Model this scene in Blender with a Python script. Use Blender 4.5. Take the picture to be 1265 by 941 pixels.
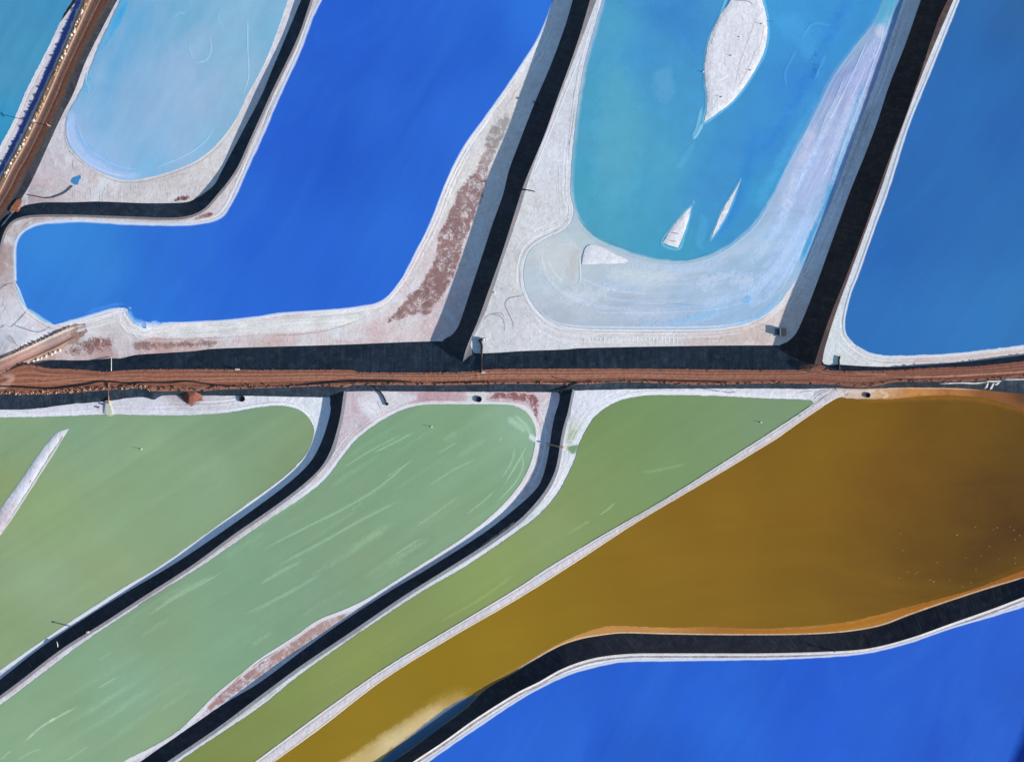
import bpy, bmesh, math, random
import numpy as np
from mathutils import Vector, geometry, noise as mnoise
random.seed(7); rng = np.random.default_rng(7)
scene = bpy.context.scene
for o in list(bpy.data.objects): bpy.data.objects.remove(o)
C = scene.collection

# ------------------------------------------------------------------ camera, light, exposure
S = 0.5            # metres per photograph pixel on the ground
H = 1000.0         # flying height
W, HH = 1265.0, 941.0
cam = bpy.data.objects.new('camera', bpy.data.cameras.new('camera')); C.objects.link(cam)
cam.location = (0, 0, H); cam.data.sensor_width = 36; cam.data.lens = 36*H/(W*S)
cam.data.clip_start = 10; cam.data.clip_end = 20000
scene.camera = cam
ELEV = math.radians(14.0)
SUN = Vector((math.cos(ELEV)*.9706, -math.cos(ELEV)*.2407, math.sin(ELEV)))
w = bpy.data.worlds.new('World'); scene.world = w; w.use_nodes = True
nt = w.node_tree; bg = nt.nodes['Background']
sky = nt.nodes.new('ShaderNodeTexSky'); sky.sky_type = 'NISHITA'; sky.sun_disc = False
sky.sun_elevation = ELEV; sky.sun_rotation = math.atan2(SUN.x, SUN.y)
sky.ozone_density = 2.4; sky.dust_density = .3
nt.links.new(sky.outputs[0], bg.inputs[0]); bg.inputs[1].default_value = 0.098
sl = bpy.data.lights.new('sun', 'SUN'); sl.energy = 5.0; sl.angle = math.radians(0.5); sl.color = (1.0, 0.955, 0.895)
so = bpy.data.objects.new('sun', sl); C.objects.link(so)
so.rotation_euler = SUN.to_track_quat('Z', 'Y').to_euler()
scene.cycles.transparent_max_bounces = 48
scene.view_settings.view_transform = 'Standard'; scene.view_settings.look = 'None'
scene.view_settings.exposure = 0.72; scene.view_settings.gamma = 1
K = np.array([0.80, 0.82, 0.90])     # what a white flat surface renders as (linear), used to turn seen colours into base colours

# ------------------------------------------------------------------ small helpers
def P(px, py, z=0.0):
    k = S*(H-z)/H
    return ((px-W/2)*k, -(py-HH/2)*k, z)
def lin(c):
    c = np.asarray(c, float)/255
    return np.where(c <= .04045, c/12.92, ((c+.055)/1.055)**2.4)
def base(c):
    return np.clip(lin(c)/K, 0, .86)
def tag(o, label=None, cat=None, group=None, kind=None):
    if label: o['label'] = label
    if cat: o['category'] = cat
    if group: o['group'] = group
    if kind: o['kind'] = kind
    return o
def smooth(pts, step=3.0, closed=False):
    """Catmull-Rom through the points; a point with a third entry is a corner."""
    pts = [tuple(p) for p in pts]; n = len(pts); out = []
    segs = n if closed else n-1
    def pos(i):
        return np.array(pts[i % n][:2], float) if closed else np.array(pts[min(max(i, 0), n-1)][:2], float)
    for i in range(segs):
        p1, p2 = pos(i), pos(i+1)
        p0 = p1*2-p2 if (len(pts[i]) > 2) else pos(i-1)
        p3 = p2*2-p1 if (len(pts[(i+1) % n]) > 2) else pos(i+2)
        if not closed and i == 0: p0 = 2*p1-p2
        if not closed and i == segs-1: p3 = 2*p2-p1
        d = np.linalg.norm(p2-p1); m = max(1, int(d/step))
        d0 = max(np.linalg.norm(p1-p0), 1e-3); d3 = max(np.linalg.norm(p3-p2), 1e-3)
        m1 = (p2-p0)/(d0+d)*d; m2 = (p3-p1)/(d+d3)*d
        for k in range(m):
            t = k/m
            out.append((2*t**3-3*t*t+1)*p1+(t**3-2*t*t+t)*m1+(-2*t**3+3*t*t)*p2+(t**3-t*t)*m2)
    if not closed: out.append(pos(n-1))
    return np.array(out)
def wobble(a, amp, freq=.12, seed=0.0):
    if amp <= 0: return a
    out = a.copy()
    for i, (x, y) in enumerate(a):
        out[i, 0] += amp*(mnoise.noise((x*freq, y*freq, seed))+.6*mnoise.noise((x*freq*3, y*freq*3, seed+5)))
        out[i, 1] += amp*(mnoise.noise((x*freq, y*freq, seed+9))+.6*mnoise.noise((x*freq*3, y*freq*3, seed+14)))
    return out
def ext(pts, a=0, b=0):
    """lengthen an open chain by a pixels at its start and b at its end"""
    pts = [tuple(p) for p in pts]
    if a:
        p, q = np.array(pts[0][:2], float), np.array(pts[1][:2], float); d = (p-q)/np.linalg.norm(p-q)
        pts.insert(0, tuple(p+d*a))
    if b:
        p, q = np.array(pts[-1][:2], float), np.array(pts[-2][:2], float); d = (p-q)/np.linalg.norm(p-q)
        pts.append(tuple(p+d*b))
    return pts
def resample(a, n):
    a = np.asarray(a, float); d = np.r_[0, np.cumsum(np.linalg.norm(np.diff(a[:, :2], axis=0), axis=1))]
    t = np.linspace(0, d[-1], n)
    return np.stack([np.interp(t, d, a[:, k]) for k in range(a.shape[1])], 1)
def inside(px, py, poly):
    x, y = poly[:, 0], poly[:, 1]; x2, y2 = np.roll(x, -1), np.roll(y, -1)
    r = np.zeros(len(px), bool)
    for a, b, c, d in zip(x, y, x2, y2):
        if b == d: continue
        m = ((b > py) != (d > py)) & (px < (c-a)*(py-b)/(d-b)+a)
        r ^= m
    return r
def dist_to(px, py, poly, closed=True):
    A = poly; B = np.roll(poly, -1, 0)
    if not closed: A, B = A[:-1], B[:-1]
    best = np.full(len(px), 1e9)
    for (ax, ay), (bx, by) in zip(A, B):
        dx, dy = bx-ax, by-ay; L = dx*dx+dy*dy
        if L < 1e-9: continue
        t = np.clip(((px-ax)*dx+(py-ay)*dy)/L, 0, 1)
        best = np.minimum(best, (px-ax-t*dx)**2+(py-ay-t*dy)**2)
    return np.sqrt(best)
SOFT = 60.0
def idw(px, py, ctrl, p=2.5):
    cs = np.array([base(c[2]) for c in ctrl])
    num = np.zeros((len(px), 3)); den = np.zeros(len(px))
    for (cx, cy, _), col in zip(ctrl, cs):
        wgt = 1/((px-cx)**2+(py-cy)**2+SOFT)**(p/2)
        num += wgt[:, None]*col; den += wgt
    return num/den[:, None]
HOST, OVERS = {}, {}
def mesh_obj(name, verts, faces, mat, parent=None, cols=None, attrs=None, smooth_shade=False):
    me = bpy.data.meshes.new(name); me.from_pydata([tuple(v) for v in verts], [], faces)
    if cols is not None:
        a = me.attributes.new('tint', 'FLOAT_COLOR', 'POINT')
        a.data.foreach_set('color', np.c_[cols, np.ones(len(cols))].astype(np.float32).ravel())
    for k, v in (attrs or {}).items():
        a = me.attributes.new(k, 'FLOAT', 'POINT'); a.data.foreach_set('value', np.asarray(v, np.float32))
    if smooth_shade: me.shade_smooth()
    me.materials.append(mat)
    o = bpy.data.objects.new(name, me); C.objects.link(o)
    if parent: o.parent = parent
    return o
def cdt(outline, grid, jit=0.3):
    """triangles of a polygon with an even scatter of inner points"""
    x0, y0 = outline.min(0); x1, y1 = outline.max(0)
    gx, gy = np.meshgrid(np.arange(x0, x1, grid), np.arange(y0, y1, grid)); gx = gx.ravel(); gy = gy.ravel()
    gx = gx+rng.uniform(-jit, jit, len(gx))*grid; gy = gy+rng.uniform(-jit, jit, len(gy))*grid
    m = inside(gx, gy, outline); gx, gy = gx[m], gy[m]
    m = dist_to(gx, gy, outline) > grid*.35; gx, gy = gx[m], gy[m]
    n = len(outline)
    vs = [Vector(p) for p in outline]+[Vector((a, b)) for a, b in zip(gx, gy)]
    v2, e2, f2, _, _, _ = geometry.delaunay_2d_cdt(vs, [(i, (i+1) % n) for i in range(n)], [], 0, 1e-4)
    V = np.array([tuple(v) for v in v2]); F = np.array(f2)
    cen = V[F].mean(1); F = F[inside(cen[:, 0], cen[:, 1], outline)]
    used = np.unique(F); remap = -np.ones(len(V), int); remap[used] = np.arange(len(used))
    V = V[used]; F = remap[F]
    # wind so that, once y is flipped into world space, normals point up
    a, b, c = V[F[:, 0]], V[F[:, 1]], V[F[:, 2]]
    cr = (b[:, 0]-a[:, 0])*(c[:, 1]-a[:, 1])-(b[:, 1]-a[:, 1])*(c[:, 0]-a[:, 0])
    F[cr > 0] = F[cr > 0][:, ::-1]
    return V, F
def sheet(name, outline, z, mat, ctrl, grid=8, parent=None, attrs=None):
    V, F = cdt(np.asarray(outline), grid)
    zz = np.array([z(x, y) for x, y in V]) if callable(z) else np.full(len(V), z)
    vs = [P(x, y, q) for (x, y), q in zip(V, zz)]
    o = mesh_obj(name, vs, F.tolist(), mat, parent, idw(V[:, 0], V[:, 1], ctrl)); HOST[o.name] = ctrl; return o
def loft(name, lo, hi, mat, rows=6, n=None, parent=None, prof=None, colf=None, lump=0.0, mono=False):
    """surface between two lines of (px, py, z); t = 0 at lo, 1 at hi"""
    lo = np.asarray(lo, float); hi = np.asarray(hi, float)
    L = np.linalg.norm(np.diff(lo[:, :2], axis=0), axis=1).sum()
    n = n or max(8, int(L/4))
    if mono:
        xs = np.linspace(lo[0, 0], lo[-1, 0], n)
        f = lambda a: np.stack([xs, np.interp(xs, a[:, 0], a[:, 1]), np.interp(xs, a[:, 0], a[:, 2])], 1)
        A, B = f(lo), f(hi)
    else:
        A, B = resample(lo, n), resample(hi, n)
    Wd = np.array([P(*r) for r in A]); We = np.array([P(*r) for r in B])
    u = np.r_[0, np.cumsum(np.linalg.norm(np.diff(Wd, axis=0), axis=1))]
    vs, us, ts, cols = [], [], [], []
    for i in range(n):
        for j in range(rows+1):
            t = j/rows; p = Wd[i]*(1-t)+We[i]*t
            if prof: p = p+np.array([0, 0, prof(t, u[i])])
            if lump: p = p+np.array([0, 0, lump*mnoise.noise((p[0]*.25, p[1]*.25, 3.3))*math.sin(math.pi*t)])
            vs.append(p); us.append(u[i]); ts.append(t)
            if colf: q = A[i]*(1-t)+B[i]*t; cols.append(colf(q[0], q[1], t))
    fs = []
    for i in range(n-1):
        for j in range(rows):
            a = i*(rows+1)+j; fs.append([a, a+1, a+rows+2, a+rows+1])
    # face up
    a, b, c = (np.array(vs[k]) for k in fs[len(fs)//2][:3])
    if np.cross(b-a, c-a)[2] < 0: fs = [f[::-1] for f in fs]
    return mesh_obj(name, vs, fs, mat, parent, np.array(cols) if colf else None, {'along': us, 'across': ts}, True)
def withz(pts, z):
    return [(x, y, z(x, y) if callable(z) else z) for x, y in pts]

# ------------------------------------------------------------------ materials
class NB:
    def __init__(s, name):
        s.m = bpy.data.materials.new(name); s.m.use_nodes = True; s.t = s.m.node_tree
        s.b = s.t.nodes['Principled BSDF']; s.out = s.t.nodes['Material Output']
        s.pos = s.n('ShaderNodeNewGeometry').outputs['Position']
    def n(s, typ, **kw):
        nd = s.t.nodes.new(typ)
        for k, v in kw.items(): setattr(nd, k, v)
        return nd
    def set(s, sock, v):
        if isinstance(v, bpy.types.NodeSocket): s.t.links.new(v, sock)
        else: sock.default_value = v
    def attr(s, name): return s.n('ShaderNodeAttribute', attribute_name=name)
    def mapping(s, src, rot=0, scale=(1, 1, 1), loc=(0, 0, 0)):
        # first rotate so that the streak direction lies on x, then scale
        a = s.n('ShaderNodeMapping'); s.set(a.inputs['Vector'], src); a.inputs['Rotation'].default_value = (0, 0, -rot)
        a.inputs['Location'].default_value = loc
        b = s.n('ShaderNodeVectorMath', operation='MULTIPLY'); s.set(b.inputs[0], a.outputs[0]); b.inputs[1].default_value = scale
        return b.outputs[0]
    def noise(s, vec, scale, detail=4, rough=.55, dist=0):
        a = s.n('ShaderNodeTexNoise'); s.set(a.inputs['Vector'], vec); a.inputs['Scale'].default_value = scale
        a.inputs['Detail'].default_value = detail; a.inputs['Roughness'].default_value = rough; a.inputs['Distortion'].default_value = dist
        return a.outputs['Fac']
    def rng(s, v, a, b, c, d, clamp=True):
        m = s.n('ShaderNodeMapRange', clamp=clamp); s.set(m.inputs[0], v)
        for i, x in enumerate((a, b, c, d)): s.set(m.inputs[i+1], x)
        return m.outputs[0]
    def math(s, op, a, b=0.0, clamp=False):
        m = s.n('ShaderNodeMath', operation=op, use_clamp=clamp); s.set(m.inputs[0], a); s.set(m.inputs[1], b); return m.outputs[0]
    def scale(s, col, f):
        m = s.n('ShaderNodeVectorMath', operation='SCALE'); s.set(m.inputs[0], col[:3] if isinstance(col, tuple) else col); s.set(m.inputs['Scale'], f); return m.outputs[0]
    def mix(s, f, a, b):
        m = s.n('ShaderNodeMix', data_type='RGBA'); s.set(m.inputs[0], f); s.set(m.inputs[6], a); s.set(m.inputs[7], b); return m.outputs[2]
    def bump(s, h, dist, strength=1.0, prev=None):
        m = s.n('ShaderNodeBump'); s.set(m.inputs['Height'], h); m.inputs['Distance'].default_value = dist; m.inputs['Strength'].default_value = strength
        if prev: s.set(m.inputs['Normal'], prev)
        s.set(s.b.inputs['Normal'], m.outputs[0]); return m.outputs[0]
    def done(s, col, rough=.8, spec=.3):
        s.set(s.b.inputs['Base Color'], col); s.set(s.b.inputs['Roughness'], rough); s.b.inputs['Specular IOR Level'].default_value = spec
        return s.m
def rgba(c): b = base(c); return (b[0], b[1], b[2], 1)

def water_mat(name, rot=0.0, big=.06, streak=.05, fine=.02, rough=.35, hue=None, huef=.0, mott=.0, stretch=.12):
    n = NB(name); col = n.attr('tint').outputs['Color']
    f = n.rng(n.noise(n.pos, .012, 4, .5, .6), .3, .7, 1-big, 1+big)
    st = n.noise(n.mapping(n.pos, rot, (stretch*.3, 1, 1)), .11, 6, .62, .3)
    f2 = n.rng(st, .25, .75, 1-streak, 1+streak)
    f3 = n.rng(n.noise(n.pos, .9, 3), .25, .75, 1-fine, 1+fine)
    c = n.scale(col, n.math('MULTIPLY', n.math('MULTIPLY', n.math('MULTIPLY', f, f2), f3), .93))
    if hue is not None:
        h = n.noise(n.mapping(n.pos, rot, (.35, 1, 1), (40, 10, 0)), .02, 6, .6, 1.2)
        c = n.mix(n.rng(h, .45, .72, 0, huef), c, rgba(hue))
    if mott:
        h = n.noise(n.mapping(n.pos, rot, (.5, 1, 1), (7, 3, 0)), .07, 7, .68, 1.0)
        c = n.scale(c, n.rng(h, .3, .7, 1-mott, 1+mott))
    n.bump(n.noise(n.pos, .35, 3), .03, .5)
    return n.done(c, rough, .25)
def salt_mat(name, grain=.13, mott=.13, bump=.10, dirt=(150, 128, 122), dirtf=.25, comb=.0, white=.72):
    n = NB(name); col = n.attr('tint').outputs['Color']
    a = n.noise(n.pos, .05, 7, .62, .4); b = n.noise(n.pos, .55, 6, .7); c_ = n.noise(n.pos, .16, 5, .6, .8)
    f = n.math('MULTIPLY', n.rng(a, .3, .7, 1-mott, 1+mott), n.rng(b, .25, .75, 1-grain, 1+grain))
    col2 = n.scale(col, n.math('MULTIPLY', f, 1.07))
    col2 = n.mix(n.rng(n.math('MULTIPLY', c_, a), .26, .40, 0, dirtf), col2, rgba(dirt))
    if comb:
        # drying cracks and drag marks that run down the picture
        cb = n.noise(n.mapping(n.pos, math.pi/2, (.05, 1, 1)), .55, 4, .7)
        col2 = n.scale(col2, n.rng(cb, .5, .72, 1, 1-comb))
    wh = n.noise(n.pos, .035, 8, .68, 1.5)
    col2 = n.mix(n.rng(wh, .50, .66, 0, white), col2, rgba((232, 229, 232)))
    # thin crack lines of the salt crust
    v = n.n('ShaderNodeTexVoronoi', feature='DISTANCE_TO_EDGE'); v.inputs['Scale'].default_value = .22
    wv = n.n('ShaderNodeVectorMath', operation='ADD'); n.set(wv.inputs[0], n.pos)
    nz = n.n('ShaderNodeTexNoise'); nz.inputs['Scale'].default_value = .3; n.set(nz.inputs['Vector'], n.pos)
    sc = n.n('ShaderNodeVectorMath', operation='SCALE'); n.set(sc.inputs[0], nz.outputs['Color']); sc.inputs['Scale'].default_value = 4
    n.set(wv.inputs[1], sc.outputs[0]); n.set(v.inputs['Vector'], wv.outputs[0])
    crack = n.rng(v.outputs['Distance'], 0, .05, .86, 1)
    col2 = n.scale(col2, crack)
    bp = n.bump(b, bump, .6); n.bump(c_, bump*3, .6, bp)
    return n.done(col2, .85, .2)
def liner_mat(name, c1, c2, rough=.55, streak=.35):
    n = NB(name); al = n.attr('along').outputs['Fac']; ac = n.attr('across').outputs['Fac']
    cm = n.n('ShaderNodeCombineXYZ'); n.set(cm.inputs[0], al); n.set(cm.inputs[1], n.math('MULTIPLY', ac, 1.2))
    st = n.noise(cm.outputs[0], .55, 6, .7, .5)
    big = n.noise(n.pos, .03, 5, .6, .5)
    blot = n.noise(n.pos, .25, 6, .7, .6)
    f = n.math('ADD', n.math('ADD', n.math('MULTIPLY', n.rng(st, .42, .75, 0, 1), streak), n.math('MULTIPLY', n.rng(big, .4, .7, 0, 1), .3)), n.math('MULTIPLY', n.rng(blot, .48, .72, 0, 1), .55))
    col = n.mix(f, rgba(c1), rgba(c2))
    # welded seams between the sheets of liner, every 7 metres or so
    seam = n.math('PINGPONG', n.math('ADD', al, n.math('MULTIPLY', st, .6)), 3.6)
    col = n.scale(col, n.rng(seam, 0, .22, 1.5, 1))
    n.bump(st, .25, .5)
    return n.done(col, rough, .3)

M = {}
M['teal_brine'] = water_mat('teal_brine', math.radians(62), .06, .07, .02, hue=(60, 140, 190), huef=.25, mott=.05)
M['pale_brine'] = water_mat('pale_brine', math.radians(60), .05, .05, .02, hue=(178, 190, 215), huef=.4, mott=.05)
M['cobalt_brine'] = water_mat('cobalt_brine', math.radians(60), .05, .05, .015, hue=(58, 122, 218), huef=.25)
M['blue_brine'] = water_mat('blue_brine', math.radians(58), .04, .04, .015, hue=(44, 120, 190), huef=.3)
M['milky_brine'] = water_mat('milky_brine', math.radians(20), .06, .05, .03, hue=(205, 205, 215), huef=.4, mott=.09, stretch=.5)
M['green_brine'] = water_mat('green_brine', math.radians(33), .04, .06, .025, hue=(146, 172, 140), huef=.2, mott=.03, stretch=.06)
M['olive_brine'] = water_mat('olive_brine', math.radians(33), .04, .045, .02, hue=(122, 158, 100), huef=.3, stretch=.1)
M['brown_brine'] = water_mat('brown_brine', math.radians(6), .04, .04, .02, hue=(146, 110, 26), huef=.2, stretch=.3)
M['salt'] = salt_mat('salt_crust')
M['salt_clean'] = salt_mat('clean_salt', .10, .08, .14, (182, 176, 184), .25, comb=.12, white=.85)
M['salt_pink'] = salt_mat('pink_salt', .10, .10, .12, (165, 120, 118), .35, comb=.07)
M['silt'] = salt_mat('orange_silt', .05, .12, .05, (120, 78, 38), .4, white=0)
M['liner_black'] = liner_mat('black_liner', (22, 24, 34), (60, 62, 72), streak=.35)
M['liner_navy'] = liner_mat('navy_liner', (20, 30, 44), (60, 74, 90), streak=.3)
M['liner_brown'] = liner_mat('brown_liner', (30, 23, 24), (74, 62, 60), streak=.35)
M['dike_top'] = salt_mat('dusty_dike_top', .14, .14, .15, (110, 98, 96), .35, white=0)

def veil(n, col, al, nrm=None):
    """diffuse film of cover al; the light it takes from the ground below it is given back in its own colour"""
    d = n.n('ShaderNodeBsdfDiffuse'); tr = n.n('ShaderNodeBsdfTransparent'); mx = n.n('ShaderNodeMixShader')
    ad = n.n('ShaderNodeVectorMath', operation='ADD'); n.set(ad.inputs[0], col)
    un = n.attr('under').outputs['Color']; give = n.scale(un, n.math('SUBTRACT', 1.0, al))
    def vm(op, a, b):
        q = n.n('ShaderNodeVectorMath', operation=op); n.set(q.inputs[0], a); n.set(q.inputs[1], b); return q.outputs[0]
    k = vm('MINIMUM', vm('MULTIPLY', vm('ADD', col, give), un), (.9, .9, .9))     # light bouncing between film and ground
    fac = vm('DIVIDE', vm('SUBTRACT', (1, 1, 1), k), vm('SUBTRACT', (1, 1, 1), n.scale(k, al)))
    n.set(ad.inputs[1], vm('MULTIPLY', give, vm('MULTIPLY', vm('ADD', fac, (1, 1, 1)), (.5, .5, .5))))
    n.set(d.inputs['Color'], ad.outputs[0])
    if nrm is not None: n.set(d.inputs['Normal'], nrm)
    n.set(mx.inputs[0], al); n.set(mx.inputs[1], tr.outputs[0]); n.set(mx.inputs[2], d.outputs[0]); n.t.links.new(mx.outputs[0], n.out.inputs['Surface'])
    return n.m
def overlay_mat(name='ragged_crust', soft=False):
    """ragged stains, crusts and pools: tint + an edge distance broken up by noise"""
    n = NB(name); col = n.attr('tint').outputs['Color']
    d = n.attr('edge').outputs['Fac']; amp = n.attr('rag').outputs['Fac']; op = n.attr('cover').outputs['Fac']
    a = n.noise(n.pos, .22, 6, .68, .6); b = n.noise(n.pos, 1.1, 5, .72)
    f = n.math('MULTIPLY', n.rng(n.noise(n.pos, .1, 5), .3, .7, .95 if soft else .86, 1.05 if soft else 1.14), n.rng(b, .25, .75, .97 if soft else .72, 1.03 if soft else 1.28))
    if soft: a = n.noise(n.mapping(n.pos, math.radians(35), (.5, 1, 1)), .075, 6, .6, .8); b = n.noise(n.pos, .3, 5, .62)
    nn = n.math('SUBTRACT', n.math('ADD', n.math('MULTIPLY', a, .55), n.math('MULTIPLY', b, .45)), .5)
    al = n.math('ADD', d, n.math('MULTIPLY', n.math('MULTIPLY', nn, 6.0), amp), True)
    return veil(n, n.scale(col, f), n.math('MULTIPLY', al, op, True), n.bump(b, .06, .5))
def stroke_mat():
    n = NB('soft_streak'); col = n.attr('tint').outputs['Color']
    a = n.attr('edge').outputs['Fac']; rag = n.attr('rag').outputs['Fac']; op = n.attr('cover').outputs['Fac']
    nz = n.rng(n.noise(n.pos, .45, 5, .7), .32, .68, 0, 1)
    al = n.math('MULTIPLY', n.rng(a, 0, .75, 0, 1), n.math('ADD', n.math('MULTIPLY', nz, rag), n.math('SUBTRACT', 1.0, rag)))
    return veil(n, col, n.math('MULTIPLY', al, op, True))
M['ragged'] = overlay_mat(); M['stroke'] = stroke_mat(); M['soft'] = overlay_mat('soft_drift', True)

def plain(name, c, rough=.7, spec=.3, var=.12, metallic=0.0):
    n = NB(name); f = n.rng(n.noise(n.pos, 1.3, 5, .65), .3, .7, 1-var, 1+var)
    n.b.inputs['Metallic'].default_value = metallic
    return n.done(n.scale(rgba(c), f), rough, spec)
M['white_paint'] = plain('white_paint', (215, 213, 210)); M['dark_steel'] = plain('dark_steel', (58, 60, 66), .5)
M['black_pipe'] = plain('black_pipe', (34, 34, 40), .45); M['weathered_wood'] = plain('weathered_wood', (150, 130, 112))
M['rust'] = plain('rusty_pipe', (130, 88, 70)); M['concrete'] = plain('concrete', (186, 180, 172)); M['blue_panel'] = plain('blue_grey_panel', (84, 104, 132), .5)
M['pit'] = plain('dark_mud', (30, 34, 46)); M['red_rock'] = plain('red_rock', (116, 80, 66), .9, .1, .3)
M['pale_rock'] = plain('pale_rock', (204, 186, 174), .9, .1, .18); M['tan_rock'] = plain('tan_rock', (158, 130, 108), .9, .1, .2)

def under(parent, px, py):
    """colour of what lies below a translucent crust, so that the crust does not darken it twice"""
    px = np.asarray(px); py = np.asarray(py)
    u = idw(px, py, HOST.get(parent.name, [(0, 0, (150, 104, 88))])) if parent else np.tile(base((160, 120, 104)), (len(px), 1))
    for ol, fe, ct, cv in OVERS.get(parent.name if parent else '', []):
        m = inside(px, py, ol)
        if m.any():
            k = np.clip(dist_to(px[m], py[m], ol)/fe, 0, 1)[:, None]*cv
            u[m] = u[m]*(1-k)+idw(px[m], py[m], ct)*k
    return u
def add_under(o, u):
    a = o.data.attributes.new('under', 'FLOAT_COLOR', 'POINT'); a.data.foreach_set('color', np.c_[u, np.ones(len(u))].astype(np.float32).ravel())
def overlay(name, outline, z, ctrl, feather=2.5, rag=.8, cover=1.0, grid=3.0, parent=None, mat=None, wob=.8, step=3, label=None, dmax=None):
    if mat is None: mat = 'soft' if parent and parent.name.startswith('pond_water') else 'ragged'
    if dmax is None: dmax = .95 if name == 'mud_patch' else 4
    if name == 'mud_patch': wob = max(wob, 1.4); rag = rag*1.25+.2; step = 2
    ol = wobble(smooth(outline, step, True), wob, .15, len(outline)*1.7)
    V, F = cdt(ol, grid)
    d = dist_to(V[:, 0], V[:, 1], ol)/feather
    if not isinstance(ctrl, list): ctrl = [(ol[0, 0], ol[0, 1], ctrl)]
    zz = [z(x, y) if callable(z) else z for x, y in V]
    o = mesh_obj(name, [P(x, y, q) for (x, y), q in zip(V, zz)], F.tolist(), M[mat], parent, idw(V[:, 0], V[:, 1], ctrl),
                 {'edge': np.minimum(d, dmax), 'rag': np.full(len(V), rag), 'cover': np.full(len(V), cover)})
    add_under(o, under(parent, V[:, 0], V[:, 1]))
    OVERS.setdefault(parent.name if parent else '', []).append((resample(np.vstack([ol, ol[:1]]), 60)[:-1], feather, ctrl, cover))
    if label: o['label'] = label
    return o
def strokes(name, items, z, parent=None, kind=None):
    """soft ribbons lying on a surface: (points, width px, colour, cover, ragged[, taper])"""
    vs, fs, cols, e, r, cv, xy = [], [], [], [], [], [], []
    for k_, it in enumerate(items):
        dz = .0007*(k_ % 60)          # ribbons that cross never share a plane
        pts, wd, c, op, rg = it[:5]; taper = it[5] if len(it) > 5 else True
        a = smooth(pts, 2.5); n = len(a); t = np.gradient(a, axis=0); t /= np.maximum(np.linalg.norm(t, axis=1), 1e-6)[:, None]
        nr = np.stack([-t[:, 1], t[:, 0]], 1); bc = base(c)
        for i in range(n):
            s = i/(n-1); k = min(1, 6*s, 6*(1-s)) if taper else 1
            ww = wd*(.5+.5*k)*(1+.35*mnoise.noise((a[i, 0]*.1, a[i, 1]*.1, wd)))
            for q, ed in ((-1, 0), (0, 1), (1, 0)):
                x, y = a[i]+nr[i]*q*ww*.75
                xy.append((x, y)); vs.append(P(x, y, (z(x, y) if callable(z) else z)+dz)); cols.append(bc); e.append(ed*k); r.append(rg); cv.append(op)
            if i < n-1:
                b = len(vs)-3; fs += [[b, b+3, b+4, b+1], [b+1, b+4, b+5, b+2]]
    o = mesh_obj(name, vs, fs, M['stroke'], parent, np.array(cols), {'edge': e, 'rag': r, 'cover': cv})
    xy = np.array(xy); add_under(o, under(parent, xy[:, 0], xy[:, 1]))
    if kind: o['kind'] = kind
    return o

# ------------------------------------------------------------------ levels (metres)
zA, zB, zC, zD, zE = .4, .8, 3.0, 7.6, 13.8
zF, zG, zH, zI, zJ = 5.0, 7.8, 10.6, 10.8, 14.8
def zroad(x, y=0): return 6.5+10.5*min(max(x, -300), 1600)/1265
WL = .12; OV = .02

ground = mesh_obj('ground', [P(x, y, -1.2) for x, y in ((-9000, 9000), (9000, 9000), (9000, -9000), (-9000, -9000))], [[0, 1, 2, 3]], M['dike_top'],
                  cols=np.array([base((170, 128, 108))]*4))
tag(ground, 'dry reddish desert ground around the salt ponds', 'ground', kind='structure')

PANOL = {}
def pan(name, outline, z, mat, ctrl, label, grid=9, step=4, wob=.0):
    pl = smooth(outline, step, True); o = sheet(name, pl, z, M[mat], ctrl, grid); PANOL[o.name] = resample(np.vstack([pl, pl[:1]]), 500)[:-1]
    return tag(o, label, 'salt pan', kind='structure')
def water(name, outline, z, mat, ctrl, label, grid=8, wob=.7, step=3):
    global SOFT
    ol = wobble(smooth(outline, step, True), wob, .22)
    SOFT = 500.0; o = sheet(name, ol, z, M[mat], ctrl, grid)
    SOFT = 60.0; tag(o, label, 'pond', kind='structure'); return o, ol
def rev(a): return list(a)[::-1]
X = 220   # how far every dike and pond carries on beyond the photograph's edge, in pixels

# ================================================================== UPPER LEFT: ponds A and B, dirt road 1
A_shore = ext([(90, 0), (78, 20), (64, 50), (51, 76), (31, 115), (17, 149), (0, 181), (-20, 219)], X, X)
r1_left = ext([(105, 0), (98, 17), (88, 41), (79, 62), (69, 84), (54, 117), (42, 144), (29, 171), (8, 209), (0, 226), (-22, 270)], X, X)
r1_toe = ext([(145, 0), (128, 32), (106, 76), (90, 117), (77, 142), (62, 174), (47, 207), (37, 228), (28, 243), (4, 275), (-14, 305)], X, X)
r1_right = ext([(139, 0), (112, 50), (89, 97), (81, 120), (64, 157), (42, 202), (31, 220), (24, 235), (10, 258), (0, 273), (-14, 297)], X, X)
pan('salt_shore', rev(r1_right)+[(-420, 700, 1), (-420, -300, 1)], zA, 'salt', [(60, 60, (196, 190, 200)), (0, 200, (200, 190, 198))],
    'narrow pale shore between the teal corner pond and the dirt road')
pA, olA = water('pond_water', A_shore+[(-420, 600, 1), (-420, -250, 1)], zA+WL, 'teal_brine',
      [(20, 20, (76, 146, 190)), (40, 60, (76, 152, 188)), (10, 100, (84, 150, 186)), (0, 150, (46, 148, 192)), (60, 10, (70, 146, 192)), (20, 130, (66, 150, 190))],
      'small teal pond cut off by the top left corner')
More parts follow.
